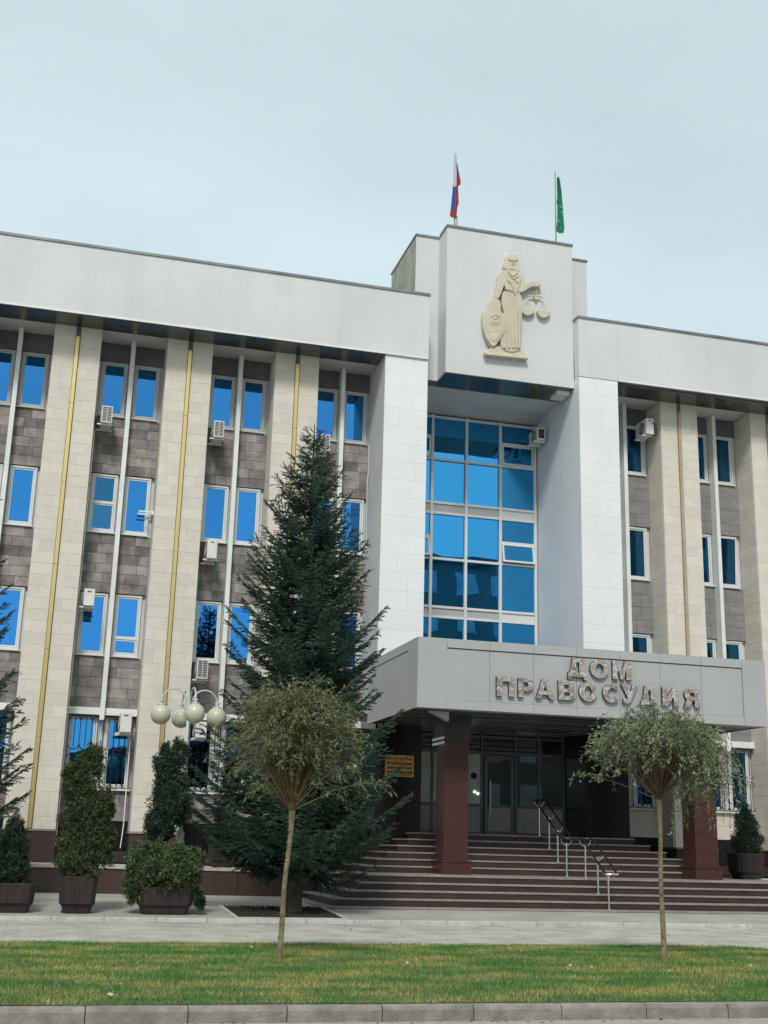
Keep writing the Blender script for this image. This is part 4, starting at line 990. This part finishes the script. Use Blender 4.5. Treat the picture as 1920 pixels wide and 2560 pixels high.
# --- grafted willows on the lawn
def willow(bx, by, bz, fork, Rx, top, low, leafmat, twig, nst, seed, label, hollow, lean, nleaf=1.0, rdroop=0, drp=.13, spread=.18):
    rng = np.random.default_rng(seed)
    t = thing('willow_tree', (bx, by, bz), label, 'young tree')
    o3 = np.array((bx, by, bz)); fk = np.array((bx + lean, by, fork))
    tr = MB(); pts = []
    for i in range(9):
        f = i / 8; pts.append((bx + lean * f + .012 * math.sin(f * 9), by + .01 * math.sin(f * 7), bz - .05 + (fork - bz + .05) * f))
    tr.tube(pts, [.046, .042, .039, .037, .035, .034, .033, .036, .05], 10)
    for i in range(14): 
        f = R.uniform(.1, .95); z = bz + (fork - bz) * f; tr.tube([(bx + lean * f - .03, by - .03, z), (bx + lean * f - .035, by - .05, z + .01)], .012, 5)
    st_ = MB(); LP = []; LD = []
    for k in range(nst):
        a = 2 * math.pi * (k * .618) + rng.uniform(-.2, .2); f = math.sqrt((k + .5) / nst); rad = Rx * (.12 + .9 * f) * rng.uniform(.80, 1.12) * (1 + .13 * math.sin(3 * a + seed) + .08 * math.sin(7 * a + 2 * seed))
        out = np.array((math.cos(a), math.sin(a), 0.)); zt = low + (top - low) * math.sqrt(max(0.02, 1 - (rad / (Rx * 1.12)) ** 2)) * rng.uniform(.86, 1.04)
        p0 = fk + rng.normal(size=3) * .015; p3 = fk + out * rad; p3[2] = zt
        p1 = fk + out * rad * spread + np.array((0, 0, (zt - fork) * .45)); p2 = fk + out * rad * .62 + np.array((0, 0, (zt - fork) * 1.0))
        bz_ = lambda s: (1 - s) ** 3 * p0 + 3 * s * (1 - s) ** 2 * p1 + 3 * s * s * (1 - s) * p2 + s ** 3 * p3
        path = [bz_(s) for s in np.linspace(0, 1, 9)]
        st_.tube(path, list(np.linspace(.011, .003, 9)), 4, 0, False)
        nt2 = int(15 * nleaf)
        for j in range(nt2):
            s = rng.uniform(hollow, 1.0); q = bz_(s); L_ = rng.uniform(.14, .46) * (1.5 if rng.random() < .12 else 1) * (1 + rdroop * max(0, out[0]))
            hd = out * rng.uniform(.0, .9) + rng.normal(size=3) * .5; hd[2] = rng.uniform(-.1, .7); hd /= np.linalg.norm(hd)
            d = hd; nl = int(L_ / .026); pp = [q.copy()]
            for i in range(nl):
                d = d + np.array((0, 0, -drp * (1 + .08 * i))); d /= np.linalg.norm(d); q = q + d * .026
                if i % 4 == 3: pp.append(q.copy())
                for s2 in (-1, 1):
                    if rng.random() < .48:
                        ld = d * .6 + rng.normal(size=3) * .55 + np.array((0, 0, -.25)); LP.append(q.copy()); LD.append(ld)
            if len(pp) > 1: st_.tube(pp, .0025, 3, 0, False)
    LP = np.array(LP); LD = np.array(LD); V, F = leaves(LP, LD, rng.uniform(.045, .095, len(LP)), rng.uniform(.013, .023, len(LP)), rng)
    V = V - o3
    obj('crown', npmesh('crown', V, F, leafmat), t, (bx, by, bz))
    tr.build('trunk', bark_y, t); st_.build('branches', twig, t); return len(LP)
nl1 = willow(3.35, 17.6, .16, 2.20, .98, 4.04, 2.34, leaf_o, twig_y, 130, 3, 'young grafted willow with olive-brown round crown in front of the spruce', .34, .10, .95, 0, .06, .36)
nl2 = willow(9.30, 17.75, .16, 2.56, 1.06, 3.98, 2.72, leaf_g, twig_m, 110, 5, 'young grafted willow with grey-green umbrella crown in front of the stairs', .62, .0, .72, 1.6, .10, .34)

# --- potted conifers
def shrub(name, base, blobs, mat, seed, label, cat, n=5000, ls=.066, up=.8, stem=None, twist=0.):
    """blobs: (x,z,rx,rz,ry) relative to base"""
    rng = np.random.default_rng(seed); t = thing(name, base, label, cat, None); PP = []; DD = []
    blobs = list(blobs); extra_ = []
    for b in blobs:
        for q in range(11):
            a = rng.uniform(0, 6.28); e = rng.uniform(-1, 1); c = math.sqrt(1 - e * e)
            q2 = rng.uniform(.85, 1.2); extra_.append((b[0] + math.cos(a) * c * b[2] * q2, b[1] + e * b[3] * q2, b[2] * rng.uniform(.16, .34), b[3] * rng.uniform(.2, .5)))
    blobs += extra_
    vol = np.array([b[2] * b[3] for b in blobs]); vol /= vol.sum()
    lump = rng.uniform(0, 6.28, (6,))
    for b, v in zip(blobs, vol):
        k = int(n * v); d = rng.normal(size=(k, 3)); d /= np.linalg.norm(d, axis=1, keepdims=True)
        rr = rng.uniform(.35, 1.12, k) ** .7
        lumpy = 1 + .16 * np.sin(d[:, 0] * 7 + lump[0]) * np.sin(d[:, 2] * 8 + lump[1]) + .10 * np.sin(d[:, 1] * 13 + d[:, 2] * 11 + lump[2]); rr *= lumpy
        p = d * rr[:, None] * np.array((b[2], b[4] if len(b) > 4 else b[2], b[3])) + np.array((b[0], 0, b[1]))
        dd = d * .7 + np.array((0, 0, up)) + rng.normal(size=(k, 3)) * .45
        PP.append(p); DD.append(dd)
    P = np.concatenate(PP); D = np.concatenate(DD)
    # each sprig carries a fan of small scale-leaves
    Vs = []; 
    for j in range(5):
        D2 = D + rng.normal(size=D.shape) * .55; Vv, _ = leaves(P + rng.normal(size=P.shape) * .018, D2, rng.uniform(.6, 1.1, len(P)) * ls, rng.uniform(.22, .36, len(P)) * ls, rng); Vs.append(Vv)
    V = np.concatenate(Vs); F = np.arange(len(V)).reshape(-1, 4)
    obj('foliage', npmesh('foliage', V, F, mat), t, base)
    m = MB()
    for b in blobs[:4]: m.tube([(base[0], base[1], base[2] - .12), (base[0] + b[0] * .5, base[1], base[2] + b[1] * .6), (base[0] + b[0], base[1], base[2] + b[1])], [.04, .03, .01], 6)
    m.build('stem', stem or twig_m, t); return t
shrub('thuja', (-.50, 26.35, .86), [(.0, .30, .33, .42), (.02, .70, .26, .38), (.03, 1.02, .13, .24)], leaf_d, 21, 'small dark cone-shaped thuja at the left edge', 'shrub', 4200)
shrub('thuja', (.90, 26.35, 1.02), [(0, .32, .52, .38), (.02, .75, .47, .42), (-.05, 1.15, .42, .45), (.34, 1.35, .20, .38), (-.22, 1.62, .22, .42), (-.05, 1.95, .26, .42), (.04, 2.32, .19, .27), (-.38, 1.98, .14, .22)], leaf_t, 22,
      'bushy tall thuja with ragged top in a square planter', 'shrub', 13000)
shrub('thuja', (2.56, 26.35, .95), [(-.10, 1.15, .33, .35), (.0, 1.5, .40, .35), (-.02, 1.85, .30, .36), (-.10, 2.25, .24, .38), (.14, 2.50, .17, .30), (-.18, 1.0, .22, .3)], leaf_d, 23, 'dark twisted evergreen with forked top beside the lamp post', 'shrub', 9000, .065)
shrub('juniper', (2.60, 26.15, .80), [(.1, .42, .52, .42), (-.45, .45, .36, .42), (-.62, .10, .22, .34), (.42, .40, .28, .36)], leaf_j, 24, 'spreading green juniper spilling over the low planter', 'shrub', 9000, .07, -.05)
shrub('conifer_sprig', (3.20, 26.1, .74), [(.0, .0, .07, .09), (.07, -.10, .075, .12), (.12, -.24, .05, .07)], leaf_d, 27, 'dark drooping sprig hanging off the right end of the low planter', 'shrub', 650, .07, -.7)
shrub('thuja', (20.18, 33.1, 1.78), [(0, .30, .40, .42), (0, .75, .33, .42), (0, 1.10, .17, .28)], leaf_d, 25, 'dense dark cone thuja on the terrace right of the stairs', 'shrub', 5000)
shrub('thuja', (4.70, 33.2, 1.68), [(0, .3, .35, .40), (0, .7, .24, .4)], leaf_d, 26, 'dark thuja on the terrace half hidden behind the spruce', 'shrub', 2200)
shrub('thuja', (6.36, 33.2, 1.68), [(0, .3, .33, .40), (0, .7, .22, .4)], leaf_d, 28, 'dark thuja on the terrace behind the spruce trunk', 'shrub', 2000)

# --- grass blades
n = 240000
x = NR.uniform(-3.6, 13.3, n); y = 13.2 + (20.78 - 13.2) * NR.uniform(0, 1, n) ** 1.0
e = np.where(x < 12.1, 20.78, 20.78 - (x - 12.1) ** 2 * 3.2); k = y < e; x = x[k]; y = y[k]; n = len(x)
tt = (y - 13.2) / 7.58; z = .152 + .004 * tt + .03 * np.sin(np.pi * np.clip(tt, 0, 1))
h = NR.uniform(.02, .06, n) * (1 + .5 * (NR.random(n) < .05)); a = NR.uniform(0, 6.28, n); w = NR.uniform(.003, .008, n); ln = NR.uniform(0, .05, n); b_ = NR.uniform(0, 6.28, n)
P0 = np.stack([x - np.cos(a) * w, y - np.sin(a) * w, z], 1); P1 = np.stack([x + np.cos(a) * w, y + np.sin(a) * w, z], 1); P2 = np.stack([x + np.cos(b_) * ln, y + np.sin(b_) * ln, z + h], 1)
V = np.stack([P0, P1, P2], 1).reshape(-1, 3)
tag(obj('grass', npmesh('grass', V, np.arange(3 * n).reshape(n, 3), grass_m)), 'short mown lawn grass with green and straw-coloured patches between kerb and pavement', 'grass', kind='stuff')
# litter in the gutter and on the paving
nf = 150; P = np.stack([NR.uniform(-2, 8, nf), 13.03 - np.abs(NR.normal(0, .10, nf)), np.full(nf, .004)], 1); P[60:, 0] = NR.uniform(-2, 18, 90); P[60:, 1] = NR.uniform(20.8, 25.3, 90); P[60:, 2] = .165 + (P[60:, 1] - 20.8) * .0105
D = NR.normal(size=(nf, 3)); D[:, 2] = .15; V, F = leaves(P, D, NR.uniform(.02, .06, nf), NR.uniform(.015, .035, nf), NR)
tag(obj('leaf_litter', npmesh('leaf_litter', V, F, twig_y)), 'small brown leaf litter along the kerb and on the pavement', 'leaves', kind='stuff')
# fallen leaves on the lawn
nf = 46; P = np.stack([NR.uniform(-1, 12, nf), NR.uniform(13.5, 20.8, nf), np.full(nf, .215)], 1); D = NR.normal(size=(nf, 3)); D[:, 2] = .1
V, F = leaves(P, D, NR.uniform(.04, .08, nf), NR.uniform(.03, .05, nf), NR)
tag(obj('fallen_leaves', npmesh('fallen_leaves', V, F, tile_m)), 'scattered pale fallen leaves on the lawn', 'leaves', kind='stuff')

# ------------------------------------------------------------ across the street (seen mirrored in the glass)
def opposite(x0, x1, y, h, label):
    t = thing('building', ((x0 + x1) / 2, y - 6, 0), label, 'building')
    B('wall', x0, x1, y - 12, y, 0, h, opp_m, t); B('roof_edge', x0 - .3, x1 + .3, y - 12, y + .35, h, h + .5, graph, t)
    nx = int((x1 - x0) / 3.4)
    for i in range(nx):
        for j in range(int(h / 3.4)):
            a = x0 + 1 + i * (x1 - x0 - 1) / nx; B('window', a, a + 1.7, y, y + .06, 1.2 + j * 3.4, 3.0 + j * 3.4, opp_w, t)
opposite(23.5, 41, -16, 31, 'grey office block across the street, seen only as a reflection in the tall glass wall')
opposite(43, 66, -18, 46, 'invented tall grey block across the street, added to darken the reflections in the right wing windows')  # invented block, added so the right wing windows mirror something dark
V = []; F = []; nx = 80
for i in range(nx + 1):
    xx = -260 + 520 * i / nx; hh = 10.5 + 4 * math.sin(xx * .03 + 1.1) + 2.2 * math.sin(xx * .09); V += [(xx, -120, -1), (xx, -135, max(2, hh)), (xx, -190, -1)]
for i in range(nx): F += [(i * 3, i * 3 + 3, i * 3 + 4, i * 3 + 1), (i * 3 + 1, i * 3 + 4, i * 3 + 5, i * 3 + 2)]
tag(obj('hill', mesh('hill', V, F, hill_m)), kind='structure')
print('NSEG', nseg, nl1, nl2)
